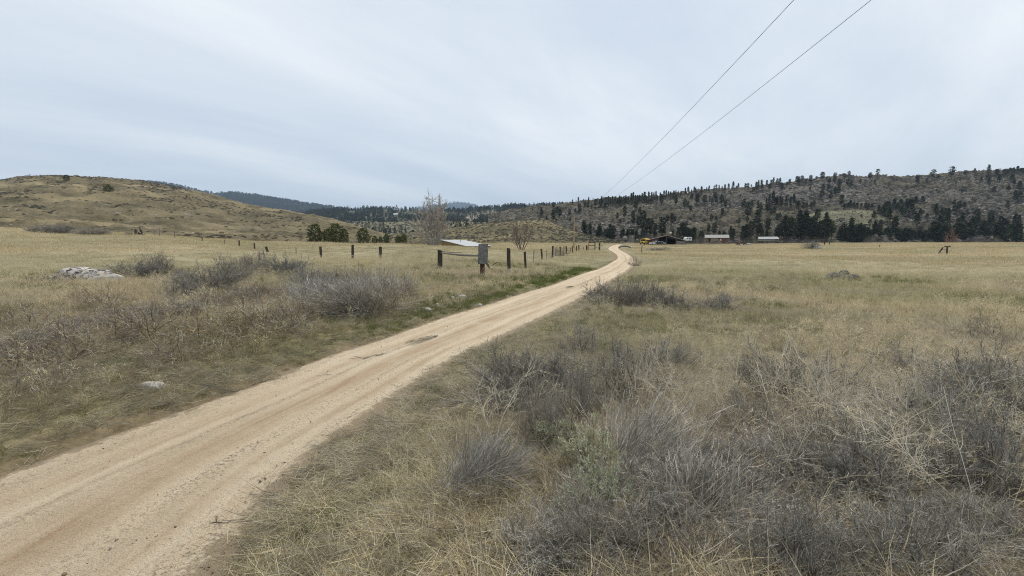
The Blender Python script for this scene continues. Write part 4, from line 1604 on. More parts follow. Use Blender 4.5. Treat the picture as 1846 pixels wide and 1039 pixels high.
# the blue-grey row at the bend
for x_, y_, w_, h_, v_, t_ in [(1088, 548, 84, 40, 0, "blue-grey sagebrush leaning over the road, first of its row"),
                               (1128, 552, 92, 52, 1, "tallest and bluest sagebrush of the row at the bend"),
                               (1168, 553, 80, 44, 2, "grey sagebrush next to the tallest of the row"),
                               (1205, 555, 66, 36, 0, "grey-brown sagebrush in the thinning end of the row"),
                               (1238, 557, 56, 24, 1, "low twiggy sagebrush joining the row to the separate one"),
                               (1292, 560, 96, 36, 2, "round grey sagebrush standing apart beyond the row's end")]:
    L("sage", x_, y_, w_, h_, t_, variant=v_)
# the thicket left of the road
for k_, (kind_, x_, y_, w_, h_) in enumerate([("sage", 250, 503, 80, 40), ("sage", 288, 500, 62, 46), ("sage", 335, 515, 76, 36), ("sage", 380, 522, 110, 52), ("sage", 430, 505, 84, 44),
                                              ("sage", 478, 497, 90, 44), ("sage", 520, 500, 70, 40), ("low", 560, 512, 80, 36), ("sage", 330, 540, 80, 36), ("dead", 430, 540, 110, 40)]):
    L(kind_, x_, y_, w_, h_, "grey-purple sagebrush in the thicket that runs from the boulder towards the fence posts", "sagebrush thicket behind the weeds", k_ % 3)
for k_, (kind_, x_, y_, w_, h_) in enumerate([("broom", 575, 545, 130, 52), ("broom", 640, 562, 160, 74), ("dead", 705, 560, 110, 70), ("broom", 690, 535, 120, 44), ("dead", 600, 525, 110, 40), ("dead", 735, 540, 60, 44)]):
    L(kind_, x_, y_, w_, h_, "mauve-grey bushy shrub in the clump closest to the green verge", "mauve-grey shrubs above the verge", k_ % 3, "rabbitbrush")
for k_, (x_, y_, w_, h_) in enumerate([(95, 650, 190, 90), (250, 610, 170, 70), (60, 590, 140, 50), (420, 600, 200, 75), (320, 650, 150, 70), (520, 590, 140, 60), (560, 570, 110, 50), (180, 560, 120, 46), (30, 720, 160, 80)]):
    L("dead", x_, y_, w_, h_, "brown dead bush among the tangled weeds between road and thicket", "dead bushes in the roadside weeds", k_ % 3, "dead_bush")
for k_ in range(74):
    q_ = random.random()
    L(["low", "sage", "dead"][k_ % 3], 930 + 900 * ((k_ * .618) % 1), 700 + 340 * ((k_ * .382 + .07) % 1), random.uniform(130, 250), random.uniform(55, 110),
      "low grey-brown shrub merging into the tangled mat on the near bank", "shrubs matting the near bank", k_ % 3, ["sagebrush", "sagebrush", "dead_bush"][k_ % 3])
for k_ in range(26):
    L(["low", "sage"][k_ % 2], 1010 + 830 * ((k_ * .618 + .3) % 1), 860 + 190 * ((k_ * .382 + .2) % 1), random.uniform(150, 250), random.uniform(60, 105),
      "low grey-brown shrub merging into the tangled mat on the near bank", "shrubs matting the near bank", k_ % 3)
for k_ in range(34):
    y_ = 505 + 150 * ((k_ * .382) % 1)
    L(["dead", "low", "dead"][k_ % 3], -20 + 700 * ((k_ * .618) % 1) * (1 - .45 * (y_ - 505) / 150), y_, random.uniform(80, 150) * (.6 + .6 * (y_ - 505) / 150), random.uniform(24, 40) * (.7 + .6 * (y_ - 505) / 150),
      "low brown-grey brush in the continuous band between boulder and road", "low brush band left of the road", k_ % 3, "brush")
L("dead", 82, 512, 62, 26, "dark brown scrubby bush beside the large lichen-speckled boulder", variant=0, name="dead_bush")
for k_, (x_, y_, w_, h_) in enumerate([(92, 424, 50, 17), (115, 425, 40, 15), (160, 424, 44, 13), (185, 423, 30, 11), (58, 424, 26, 9)]):
    L("sage", x_, y_, w_, h_, "small grey sagebrush at the far edge of the field, below the grassy hill", "sagebrush at the far field edge", k_ % 3, D=86)
L("dead", 234, 424, 24, 7, "tiny grey bush just before the broken stumps", variant=1, name="dead_bush", D=88)
L("dead", 1147, 487, 30, 20, "rusty red-brown weeds at the outer edge of the road's bend", variant=2, name="dead_bush", D=48)
L("sage", 1463, 450, 26, 15, "grey-green shrub growing against the pale rock heap", variant=0, D=124)
L("dead", 1010, 462, 40, 18, "mauve twiggy bush at the foot of the roadside fence", variant=1, name="dead_bush", D=66)
for k_, (x_, y_, w_, h_) in enumerate([(1195, 452, 40, 7), (1180, 449, 30, 6)]):
    L("low", x_, y_, w_, h_, "flat olive-green shrub patch in front of the barn", "flat shrubs in front of the barn", k_ % 3, D=118)

# ------------------------------------------------------------------ fences and the sign
W_DARK = mat_wood("dark_weathered_wood", (.035, .028, .022), (.10, .082, .066), (9, 9, 1.0))
W_GREY = mat_wood("grey_weathered_wood", (.14, .125, .105), (.34, .31, .265), (9, 9, 1.0))
W_TAN = mat_wood("tan_wood", (.28, .20, .12), (.46, .345, .22), (9, 9, .8))
W_RED = mat_wood("red_brown_boards", (.09, .045, .03), (.20, .11, .075), (9, 9, 1.0))
RUST = mat_flat("rusty_steel", (.085, .045, .03), .8, .5, 0.2, 6)
WIRE = mat_flat("dull_wire", (.10, .09, .08), .55, .2, .4)
STEEL = mat_flat("grey_steel", (.23, .22, .20), .6, .25, .3)


def post_mesh(h, w, seed, round_=False):
    m = MB()
    if round_:
        k = np.linspace(0, 1, 5)
        P = np.zeros((1, 5, 3))
        P[0, :, 2] = -.35 + k * (h + .35)
        P[0, :, 0] = .01 * np.sin(k * 3 + seed)
        m.tubes(P, np.full((1, 5), w / 2) * (1 + .05 * np.sin(k * 7 + seed)), 9)
        top = P[0, -1]
        an = np.arange(9) / 9 * 6.283
        V = np.vstack([np.stack([w / 2 * np.cos(an) + top[0], w / 2 * np.sin(an), np.full(9, h)], -1), [[top[0], 0, h + .012]]])
        m.add(V, [(i, (i + 1) % 9, 9) for i in range(9)])
    else:
        m.box((0, 0, h / 2 - .17), (w, w * .9, h + .34), bevel=w * .09)
        V = m.v[-1]
        V[:, 0] += .02 * np.sin(V[:, 2] * 2 + seed) * w * 3
        V[:, 2] += np.where(V[:, 2] > h * .9, .05 * np.sign(V[:, 0]) * (w / .3) * ((seed % 3) - 1) * .6, 0)
    return m


def fence(name, label, posts, wires, base):
    """posts: (px, top py, foot py or None, distance or None, width px, material, lean degrees)"""
    root = thing(name, label, "fence", base)
    bx = np.array(root.location)
    tops = []
    for i, (px, yt, yb, D, wpx, mt, lean) in enumerate(posts):
        if D is None:
            g = on_land(px, yb)
        else:
            g = at(px, yt, D)
            g[2] = float(land_z(g[0:1], g[1:2])[0])
        h = at(px, yt, g[1])[2] - g[2]
        w = max(.045, wpx * g[1] / FPX)
        o = post_mesh(max(h, .5), w, i, mt in (W_DARK, W_GREY) and wpx < 6 or mt is STEEL).build("post", mt, root, smooth=False)
        o.location = tuple(g - bx)
        o.rotation_euler = (math.radians((i * 37 % 7) - 3), math.radians(lean), (i * 1.3) % 6.28 if wpx < 5 else .2)
        a = math.radians(lean)
        tops.append((g, np.array([math.sin(a), 0, math.cos(a)]), max(h, .5)))
    for fr in wires:
        pts = []
        for (g0, d0, h0), (g1, d1, h1) in zip(tops[:-1], tops[1:]):
            A, B = g0 + d0 * h0 * fr, g1 + d1 * h1 * fr
            for t in np.linspace(0, 1, 9)[:-1]:
                q = A * (1 - t) + B * t
                q[2] -= .07 * 4 * t * (1 - t) * (1 + .6 * math.sin(A[0] * 3 + fr * 9))
                pts.append(q)
        pts.append(tops[-1][0] + tops[-1][1] * tops[-1][2] * fr)
        P = np.array(pts)[None] - bx
        MB().tubes(P, np.full((1, P.shape[1]), .006), 4).build("wire", WIRE, root)
    return root


FL = [(277, 413, None, 94, 1.5, W_GREY, 0), (287, 411, None, 92, 1.5, W_GREY, 0), (314, 416.5, None, 90, 1.5, W_GREY, -6), (364, 427, None, 84, 1.6, W_DARK, 0),
      (404, 433, None, 78, 1.6, W_GREY, 2), (431.6, 433.5, 445.5, None, 2.2, W_DARK, 0), (459, 439, 450.5, None, 2.6, W_DARK, -2), (483, 444.8, 455.5, None, 4.2, W_DARK, 22),
      (534, 446, 459, None, 1.4, W_TAN, 0), (578.8, 444.8, 464, None, 4.2, W_DARK, 0), (636, 441.8, 464.5, None, 4.6, W_DARK, 1), (686, 445, 466.5, None, 5.6, W_DARK, 0),
      (793.6, 451, 486, None, 8.4, W_DARK, -.5)]
fence("wire_fence", "old wire fence of dark posts running across the field to the grey sign", FL, (.88, .55, .25), on_land(793.6, 486))
FR_ = [(917.4, 447.7, 489, None, 6.0, W_DARK, 0), (947.6, 453.6, 485, None, 4.2, W_DARK, -9), (961.9, 450.7, 479, None, 1.8, STEEL, 0), (977.3, 448.7, 469, None, 3.2, W_DARK, 4),
       (985.2, 450.6, 471, None, 1.6, STEEL, 0), (995.9, 443.8, 465, None, 3.4, W_DARK, 1), (1001, 447, 462, None, 1.6, STEEL, 0), (1010.6, 445.5, 461, None, 2.8, W_DARK, 2),
       (1016.5, 443.5, None, 70, 1.6, STEEL, 0), (1021.3, 444.3, 457.5, None, 2.6, W_DARK, -3), (1028, 446.5, 456, None, 1.6, W_GREY, 0), (1032, 443.5, None, 84, 1.8, W_DARK, 0),
       (1039.6, 443.6, None, 92, 2.0, W_DARK, 0), (1044, 442.3, None, 97, 2.2, W_DARK, 3), (1051.5, 445.5, None, 100, 1.5, W_GREY, 0), (1058, 442.6, None, 104, 2.8, W_DARK, 0)]
fence("wire_fence", "wire fence of wooden and thin steel posts following the road to the gate", FR_, (.85, .5, .2), on_land(917.4, 489))

# the blank sign on its thick dark post
g = on_land(869.5, 500)
S = g[1] / FPX
sg = thing("sign", "weathered blank grey sign board on a thick dark post beside the road", "sign", g, -math.atan2(g[0], g[1]) * .6)
post_mesh(26 * S + .9, 8.2 * S, 3).build("post", mat_wood("rusty_dark_wood", (.035, .024, .018), (.10, .055, .038), (8, 8, 1)), sg)
t_ = NT("flaking_sign_paint")
t_.color(t_.ramp(t_.noise(9, 7, .75, t_.objco((1, 1, .8))), [(0.36, (.085, .08, .076)), (0.50, (.17, .166, .16)), (0.60, (.225, .22, .21)), (0.67, (.52, .50, .46))]))
bd = MB().box((0, 0, 0), (17.4 * S, .035, 36 * S), bevel=.006)
bd.v[-1][:, 0] += bd.v[-1][:, 2] * .045
bo = bd.build("board", t_.mat, sg)
bo.location = (1.6 * S, -8.2 * S * .5 - .025, at(870, 458, g[1])[2] - g[2])
bo.rotation_euler = (math.radians(-4), 0, 0)

# brace rail between the corner post and the sign, and the fallen brace at the sign
a_, b_ = at(797, 456, 31.6), at(862, 461, 30.3)
rl = thing("brace_rail", "grey pole lying level between the corner post and the sign", "rail", a_)
d_ = b_ - a_
tt = np.linspace(-.02, 1.02, 8)[:, None]
Pm = tt * d_ + np.array([0, 0, -.05]) * np.sin(tt * 3.14) + np.array([0, .02, 0])
MB().tubes(Pm[None], (np.array([.045, .05, .07, .07, .075, .075, .07, .07]))[None], 8).build("pole", W_GREY, rl)
Pm2 = np.array([[0, -.03, .10], [.35, -.03, .05], [.8, -.02, .01], [1.4, -.03, .02]])
MB().tubes(Pm2[None], np.full((1, 4), .018), 6).build("wire_twist", WIRE, rl)
g2 = on_land(889.7, 489)
br = MB().box((0, 0, .42), (.17, .15, 1.35), bevel=.012)
bo2 = br.build("brace_post", W_DARK)
bo2.location = tuple(g2 + np.array([-.08, 0, .0]))
bo2.rotation_euler = (0, math.radians(-34), 0)
tag(bo2, "dark broken post leaning against the grey sign's post", "post")
tb = MB().tubes(np.array([[[0, 0, 0], [.15, .01, .12], [.32, 0, .22], [.5, .02, .30]]]), np.array([[.03, .028, .025, .02]]), 6).build("branch", W_DARK)
tb.location = tuple(at(886, 480, g2[1]))
tag(tb, "short dead branch caught on the leaning broken post", "branch")

# wooden gate panel, tan post and cross poles at the end of the fence
g = at(1067, 441, 108)
g[2] = float(land_z(g[0:1], g[1:2])[0])
S = g[1] / FPX
gt = thing("rail_gate", "brown wooden rail panel standing at the end of the roadside fence", "gate", g)
zt = at(1067, 437.3, g[1])[2] - g[2]
for sx in (-1, 1):
    MB().box((sx * 5.6 * S, 0, zt / 2 - .1), (1.6 * S, .16, zt + .25), bevel=.01).build("post", W_DARK, gt)
for z_ in (zt * .95, zt * .62):
    MB().box((0, -.11, z_), (13 * S, .05, 1.2 * S), bevel=.008).build("rail", W_RED, gt)
g3 = on_land(1060.6, 446.5)
g3 = at(1060.8, 446.5, 106)
g3[2] = float(land_z(g3[0:1], g3[1:2])[0])
o = post_mesh(at(1061, 433.5, 106)[2] - g3[2], .2, 2, True).build("post", W_TAN)
o.location = tuple(g3)
tag(o, "tall tan post rising beside the brown rail panel", "post")
g4 = at(1080.6, 446, 112)
g4[2] = float(land_z(g4[0:1], g4[1:2])[0])
o = post_mesh(at(1080, 438, 112)[2] - g4[2], .38, 4).build("post", W_DARK)
o.location = tuple(g4)
tag(o, "thick dark post between the rail panel and the road", "post")
o = MB().tubes(np.array([[[-1.5, 0, -.5], [0, 0, .1], [1.4, 0, .62]]]), np.array([[.07, .075, .07]]), 7).build("pole", W_GREY)
o.location = tuple(at(1076, 447, 100))
tag(o, "pale pole leaning at a slant in front of the thick dark post", "pole")

# utility pole and its two wires
PD = 118.0
g = at(1034.5, 447, PD)
g[2] = float(land_z(g[0:1], g[1:2])[0])
ztop = at(1034.5, 386.5, PD)[2]
up = thing("utility_pole", "bare tan utility pole standing in the roadside fence line", "utility pole", g)
k_ = np.linspace(0, 1, 6)
MB().tubes(np.stack([0 * k_, 0 * k_, -.4 + k_ * (ztop - g[2] + .4)], -1)[None], (.21 - .07 * k_)[None], 10, cap=True).build("shaft", W_TAN, up, smooth=True)
for dx_ in (-.22, .22):
    kk = np.array([[[dx_, 0, ztop - g[2] - .25], [dx_, 0, ztop - g[2] - .12], [dx_, 0, ztop - g[2] + .02], [dx_, 0, ztop - g[2] + .06]]])
    MB().tubes(kk, np.array([[.03, .07, .06, .03]]), 7).build("insulator", mat_flat("insulator_glass", (.2, .2, .19), .3), up)


def power_line(pix, side, label):
    A = np.array([g[0] + side, PD, ztop])
    d0 = 13.0
    x0, z0 = ray(*pix[0])
    D0 = (7.1) / z0
    B = np.array([x0 * D0, D0])
    pts = []
    dirn = B - A[:2]
    for p in pix:
        x_, z_ = ray(*p)
        # point on the vertical plane through A and B
        s_ = (x_ * A[1] - A[0]) / (dirn[0] - x_ * dirn[1])
        q = A[:2] + dirn * s_
        pts.append([q[0], q[1], CAM_Z + z_ * q[1]])
    pts = [p for p in pts if p[1] < PD - 14]
    Dv = np.array([p[1] for p in pts] + [PD])
    Zv = np.array([p[2] for p in pts] + [ztop])
    co = np.polyfit(Dv, Zv, 2, w=np.r_[np.ones(len(pts)) * 2, 3])
    tt = np.concatenate([np.linspace(-26, 30, 40), np.linspace(33, PD, 40)])
    fr = (tt - A[1]) / dirn[1]
    P = np.stack([A[0] + dirn[0] * fr, tt, np.polyval(co, tt)], -1)
    P[-1] = A
    o = MB().tubes(P[None], np.full((1, len(P)), .0085), 5).build("power_line", mat_flat("black_cable", (.075, .078, .082), .6))
    return tag(o, label, "cable", "overhead wires")


power_line([(1432.6, 0), (1351, 86.7), (1247, 194), (1174, 270), (1094.7, 348)], -.22, "steeper of the two thin overhead wires crossing the sky to the pole")
power_line([(1575.8, 0), (1451.7, 97), (1354.6, 169.8), (1254, 246), (1112, 353.6)], .22, "flatter, outer one of the two thin overhead wires crossing the sky")

# ------------------------------------------------------------------ buildings
def slab(m, quad, th, col=(1, 1, 1)):
    """a plate of thickness th under the four given corners"""
    Q = np.array(quad, float)
    n = np.cross(Q[1] - Q[0], Q[3] - Q[0])
    n = n / np.linalg.norm(n)
    if n[2] < 0:
        n = -n
    V = np.vstack([Q, Q - n * th])
    m.add(V, [(0, 1, 2, 3), (7, 6, 5, 4), (0, 4, 5, 1), (1, 5, 6, 2), (2, 6, 7, 3), (3, 7, 4, 0)], col)
    return m


def mat_metal_roof(name, c, rust=.2, sc=(7, .4, 1)):
    t = NT(name)
    v = t.objco(sc)
    a = t.ramp(t.noise(2.2, 5, .6, v), [(0.3, tuple(x * .78 for x in c)), (0.62, c)])
    t.color(t.mix(t.ramp(t.noise(1.4, 6, .7, t.objco((1.5, .5, 1))), [(0.58, 0.0), (0.68, rust)]), a, (.23, .15, .10)))
    t.p.inputs["Roughness"].default_value = .75
    t.p.inputs["Metallic"].default_value = 0
    return t.mat


ROOF_W = mat_metal_roof("white_metal_roof", (.44, .45, .455), .45)
ROOF_G = mat_metal_roof("grey_metal_roof", (.30, .29, .27), .85)
BOARDS = mat_wood("gold_brown_boards", (.10, .06, .03), (.36, .25, .13), (5.0, 5.0, .5))
DARKIN = mat_flat("dark_boards", (.035, .027, .022), .9, .3)
GLASS = mat_flat("dark_glass", (.03, .035, .04), .12, .1)
WHITE = mat_flat("white_paint", (.72, .72, .70), .5, .08)
YELLOW = mat_flat("yellow_paint", (.62, .38, .035), .5, .1)
BLACKP = mat_flat("dark_car_paint", (.025, .027, .032), .3, .1)
RUBBER = mat_flat("tyre_rubber", (.02, .02, .02), .85, .1)
CHROME = mat_flat("dull_chrome", (.45, .45, .45), .35, .1, .6)

# shed with the sloping white roof
A_, B_, C_, D_ = np.array([-15.44, 98, 3.25]), np.array([-10.85, 101.4, 3.2]), np.array([-9.15, 89.7, 2.0]), np.array([-4.56, 93.1, 2.0])
for q_ in (A_, B_, C_, D_):
    q_[2] -= .22
org = np.array([-9.4, 96, .6])
sh = thing("shed", "low shed with a sloping white metal roof behind the field's crest", "shed", org)
A_, B_, C_, D_ = A_ - org, B_ - org, C_ - org, D_ - org
ex = (B_ - A_) / np.linalg.norm(B_ - A_) * .25
ey = (C_ - A_) / np.linalg.norm(C_ - A_) * .35
m_ = MB()
slab(m_, [A_ - ex - ey, B_ + ex - ey, D_ + ex + ey, C_ - ex + ey], .09)
rf = m_.build("roof", ROOF_W, sh)
kk = B_ * .5 + A_ * .5 + (C_ - A_) * .3
MB().tubes(np.array([[kk + [0, 0, -.2], kk + [0, 0, .3], kk + [0, 0, .55]]]), np.full((1, 3), .09), 8).build("vent_pipe", CHROME, rf)
m_ = MB()
for p, q in ((A_, C_), (C_, D_), (B_, D_), (A_, B_)):
    nrm = np.cross(q - p, [0, 0, 1.])
    nrm = nrm / np.linalg.norm(nrm) * .06
    dn = np.array([0, 0, -.11])
    V = np.array([p + dn, q + dn, [q[0], q[1], -.6], [p[0], p[1], -.6]])
    V = np.vstack([V + nrm, V - nrm])
    m_.add(V, [(0, 1, 2, 3), (7, 6, 5, 4), (0, 4, 5, 1), (1, 5, 6, 2), (2, 6, 7, 3), (3, 7, 4, 0)])
m_.build("wall", BOARDS, sh)

# barn with open front
BD = 190.0
g = at(1203, 440.5, BD)
S = BD / FPX
bn = thing("barn", "dark open-fronted barn with a low gable roof and white roof edge", "barn", g, -math.atan2(g[0], g[1]) * .7)
xl, xr, za, zl, zr_ = -33.5 * S, 31.5 * S, 16 * S, 7.5 * S, 6.3 * S
DP = 13.0
m_ = MB()
slab(m_, [(xl - .4, -.6, zl - .1), (0, -.6, za), (0, DP, za), (xl - .4, DP, zl - .1)], .16)
m_.build("roof", mat_metal_roof("rusty_roof", (.20, .14, .11), .7), bn)
m_ = MB()
slab(m_, [(0.003, -.6, za), (xr + .5, -.6, zr_ - .1), (xr + .5, DP, zr_ - .1), (0.003, DP, za)], .16)
m_.build("roof", ROOF_W, bn)
m_ = MB()
m_.box((0, DP - .2, zl * .5), (xr - xl - .2, .12, zl), 0).box((xl + .1, DP / 2, zl / 2 - .2), (.12, DP - .4, zl - .4)).box((xr - .1, DP / 2, zr_ / 2 - .2), (.12, DP - .4, zr_ - .4))
m_.add([(xl, DP - .25, zl - .3), (0, DP - .25, za - .3), (xr, DP - .25, zr_ - .3)], [(0, 1, 2)])
m_.build("wall", DARKIN, bn)
m_ = MB()       # front-left boarded part under the gable
x1 = -17 * S
zt1 = za + (zl - za) * (x1 / xl) - .25
V = np.array([(xl + .1, 0, -.3), (x1, 0, -.3), (x1, 0, zt1), (xl + .1, 0, zl - .4)])
m_.add(np.vstack([V, V + [0, .1, 0]]), [(0, 1, 2, 3), (7, 6, 5, 4), (0, 4, 5, 1), (1, 5, 6, 2), (2, 6, 7, 3), (3, 7, 4, 0)])
m_.build("wall", W_RED, bn)
m_ = MB()
x2 = 14 * S
zt2 = za + (zr_ - za) * (x2 / xr) - .3
V = np.array([(x2, 0, -.3), (xr - .2, 0, -.3), (xr - .2, 0, zr_ - .4), (x2, 0, zt2 * .62)])
m_.add(np.vstack([V, V + [0, .1, 0]]), [(0, 1, 2, 3), (7, 6, 5, 4), (0, 4, 5, 1), (1, 5, 6, 2), (2, 6, 7, 3), (3, 7, 4, 0)])
m_.build("wall", W_GREY, bn)
for x_ in (x1 + .15, -2.2 * S, 14.5 * S):
    zz_ = za - abs(x_) / (xr if x_ > 0 else -xl) * (za - zl) - .3
    MB().box((x_, -.12, zz_ / 2 - .1), (.28, .18, zz_ + .2)).build("post", W_RED, bn)
dr = MB().box((-20 * S, -.06, 3.1 * S), (3.4 * S, .08, 6.2 * S), bevel=.02).build("door", WHITE, bn)
MB().box((-20 * S, -.115, 4.2 * S), (1.2 * S, .03, 1.5 * S)).build("window", GLASS, dr)
MB().box((-24.5 * S, -.06, 4.6 * S), (1.4 * S, .05, 1.3 * S)).build("window", WHITE, bn)


def wheel(m, r, w):
    an = np.linspace(0, 2 * math.pi, 17)[:-1]
    V = np.concatenate([np.stack([np.full(16, s_), r_ * np.cos(an), r_ * np.sin(an)], -1) for s_, r_ in ((-w / 2, r * .62), (-w / 2, r * .95), (-w * .3, r), (w * .3, r), (w / 2, r * .95), (w / 2, r * .62))])
    F = [(k * 16 + j, k * 16 + (j + 1) % 16, k * 16 + 16 + (j + 1) % 16, k * 16 + 16 + j) for k in range(5) for j in range(16)]
    m.add(V, F)
    return m


def hub(m, r, w):
    an = np.linspace(0, 2 * math.pi, 17)[:-1]
    for s_ in (-1, 1):
        V = np.vstack([np.stack([np.full(16, s_ * w * .42), r * .64 * np.cos(an), r * .64 * np.sin(an)], -1), [[s_ * w * .5, 0, 0]]])
        m.add(V, [(j, (j + 1) % 16, 16) for j in range(16)])
    return m


def add_wheels(root, xs, ys, r, w=.24):
    for x in xs:
        for y in ys:
            wo = wheel(MB(), r, w).build("wheel", RUBBER, root, smooth=True)
            wo.location = (x, y, r)
            hub(MB(), r, w).build("rim", CHROME, wo)


# yellow school bus by the barn (front towards the road)
g = at(1161.5, 441.2, BD + 2)
bus = thing("bus", "old yellow bus parked beside the dark open barn", "bus", g, -.6)
prof = np.array([(-1.2, .55), (-1.22, 1.9), (-1.1, 2.3), (-.8, 2.52), (0, 2.62), (.8, 2.52), (1.1, 2.3), (1.22, 1.9), (1.2, .55)])


def loft(m, prof, y0, y1):
    n = len(prof)
    V = np.vstack([np.column_stack([prof[:, 0], np.full(n, y), prof[:, 1]]) for y in (y0, y1)])
    m.add(V, [(i, (i + 1) % n, n + (i + 1) % n, n + i) for i in range(n)])
    for o_ in (0, n):
        c = V[o_:o_ + n].mean(0)
        m.add(np.vstack([V[o_:o_ + n], c]), [(i, (i + 1) % n, n) for i in range(n)])
    return m


loft(MB(), prof, -1.6, 4.4).build("body", YELLOW, bus)
MB().box((0, -2.25, .98), (1.75, 1.3, .9), bevel=.14).build("hood", YELLOW, bus)
MB().box((0, -1.63, 1.8), (1.95, .05, .62), bevel=.02).build("windshield", GLASS, bus)
MB().box((0, -1.64, 2.28), (1.4, .06, .16), bevel=.01).build("roof_sign", BLACKP, bus)
for s_ in (-1, 1):
    for y_ in np.arange(-.9, 3.9, .95):
        MB().box((s_ * 1.215, y_, 1.78), (.04, .72, .55), bevel=.01).build("window", GLASS, bus)
    MB().box((s_ * .68, -2.91, 1.05), (.24, .04, .24), bevel=.01).build("headlight", CHROME, bus)
MB().box((0, -2.91, .95), (.8, .03, .5)).build("grille", BLACKP, bus)
MB().box((0, -2.98, .55), (2.1, .12, .2), bevel=.02).build("bumper", BLACKP, bus)
add_wheels(bus, (-1.0, 1.0), (-2.2, 2.9), .45)

# dark car in the barn's mouth
g = at(1191, 441.2, BD - 4)
car = thing("car", "dark car parked in front of the open barn", "car", g, .5)
cp_ = np.array([(-2.1, .35), (-2.1, .8), (-1.9, .95), (-1.0, 1.0), (-.5, 1.42), (.85, 1.45), (1.55, 1.02), (2.05, .95), (2.1, .4)])
m_ = MB()
n_ = len(cp_)
V = np.vstack([np.column_stack([np.full(n_, s_ * (.86)), cp_[:, 0], cp_[:, 1]]) for s_ in (-1, 1)])
V[:, 0] *= np.where(V[:, 2] > 1.1, .8, 1)
m_.add(V, [(i, (i + 1) % n_, n_ + (i + 1) % n_, n_ + i) for i in range(n_)])
for o_ in (0, n_):
    c_ = V[o_:o_ + n_].mean(0)
    m_.add(np.vstack([V[o_:o_ + n_], c_]), [(i, (i + 1) % n_, n_) for i in range(n_)])
m_.build("body", BLACKP, car)
m_ = MB()
slab(m_, [(-.66, -.92, 1.07), (.66, -.92, 1.07), (.6, -.55, 1.40), (-.6, -.55, 1.40)], -.02)
m_.build("windshield", GLASS, car)
for s_ in (-1, 1):
    MB().box((s_ * .77, .25, 1.2), (.03, 1.3, .28), ry=-s_ * .3).build("window", mat_flat("pale_glass", (.25, .28, .3), .1, .1), car)
    MB().box((s_ * .6, -2.1, .72), (.3, .05, .14), bevel=.01).build("headlight", CHROME, car)
MB().box((0, -2.12, .48), (1.6, .1, .14), bevel=.02).build("bumper", CHROME, car)
add_wheels(car, (-.8, .8), (-1.3, 1.3), .32, .2)

# low white trailer left of the car
g = at(1175.5, 441.5, BD - 5)
tr = thing("trailer", "low white trailer between the yellow bus and the dark car", "trailer", g, .2)
MB().box((0, 0, .62), (2.2, 1.3, .55), bevel=.06).build("bed", WHITE, tr)
MB().tubes(np.array([[[1.1, 0, .45], [1.6, 0, .42], [2.1, 0, .4]]]), np.full((1, 3), .05), 6).build("drawbar", RUST, tr)
add_wheels(tr, (-.3,), (-.72, .72), .3, .18)

# white camper behind the barn
g = at(1239.5, 436, BD + 18)
S2 = (BD + 18) / FPX
cm = thing("camper", "white camper trailer half hidden behind the barn's white roof edge", "camper", g, .25)
pf = np.array([(-1.5, .5), (-1.62, 1.2), (-1.35, 1.95), (-.9, 2.2), (1.2, 2.2), (1.5, 2.0), (1.6, 1.3), (1.45, .5)])
m_ = MB()
loft(m_, pf, -1.0, 1.0)
m_.build("body", WHITE, cm)
for x_ in (-.8, .1, .95):
    MB().box((x_, -1.015, 1.55), (.5, .03, .42), bevel=.008).build("window", GLASS, cm)
MB().box((.55, -1.015, 1.1), (.42, .03, 1.1)).build("door", STEEL, cm)
add_wheels(cm, (.0,), (-.9, .9), .34, .2)

# log cabin
g = at(1292, 437.5, BD)
cb_ = thing("cabin", "old log cabin with a pale rusted metal roof in the open field", "cabin", g, -math.atan2(g[0], g[1]) * .9)
hw, hh, dp = 18.0 * S, 8.6 * S, 5.2
t_ = NT("log_wall")
v_ = t_.objco((.35, 1, 1))
t_.color(t_.ramp(t_.noise(2.4, 5, .65, v_), [(0.35, (.115, .06, .042)), (0.5, (.22, .135, .095)), (0.62, (.40, .35, .29))]))
t_.bump(t_.noise(2, 3, .5, t_.objco((.1, 1, 9))), .9, .08)
LOGS = t_.mat
m_ = MB()
for k in range(8):
    z_ = (k + .5) * hh / 8
    r_ = hh / 16
    xs = np.linspace(-hw, hw, 6)
    zo = .02 * np.sin(xs + k)
    for (a0, a1) in ((-hw - .15, -13.5 * S), (-10.3 * S, hw + .15)):
        xq = np.linspace(a0, a1, 6)
        m_.tubes(np.stack([xq, 0 * xq, z_ + .015 * np.sin(xq + k)], -1)[None], np.full((1, 6), r_ * 1.04), 8, cap=True)
    for x_ in (-hw, hw):
        yq = np.linspace(-.2, dp + .2, 5)
        m_.tubes(np.stack([0 * yq + x_, yq, 0 * yq + z_ + r_], -1)[None], np.full((1, 5), r_ * 1.04), 8, cap=True)
    xq = np.linspace(-hw, hw, 4)
    m_.tubes(np.stack([xq, 0 * xq + dp, 0 * xq + z_], -1)[None], np.full((1, 4), r_ * 1.04), 8)
m_.build("wall", LOGS, cb_)
m_ = MB()
for s_ in (0, 1):
    y0, y1 = (-.55, dp / 2) if s_ == 0 else (dp / 2 + .004, dp + .55)
    z0, z1 = (hh - .05, hh + 5.4 * S) if s_ == 0 else (hh + 5.4 * S, hh - .05)
    slab(m_, [(-hw - .5, y0, z0), (hw + .5, y0, z0), (hw + .5, y1, z1), (-hw - .5, y1, z1)], .1)
m_.build("roof", ROOF_G, cb_)
MB().box((-11.9 * S, .02, hh * .42), (3.0 * S, .12, hh * .84)).build("door", DARKIN, cb_)
w_ = MB().box((6.5 * S, -r_ * 1.04 - .03, hh * .56), (2.6 * S, .06, 2.8 * S), bevel=.01).build("window", WHITE, cb_)
MB().box((6.9 * S, -r_ * 1.04 - .075, hh * .56), (1.2 * S, .03, 2.0 * S)).build("pane", GLASS, w_)
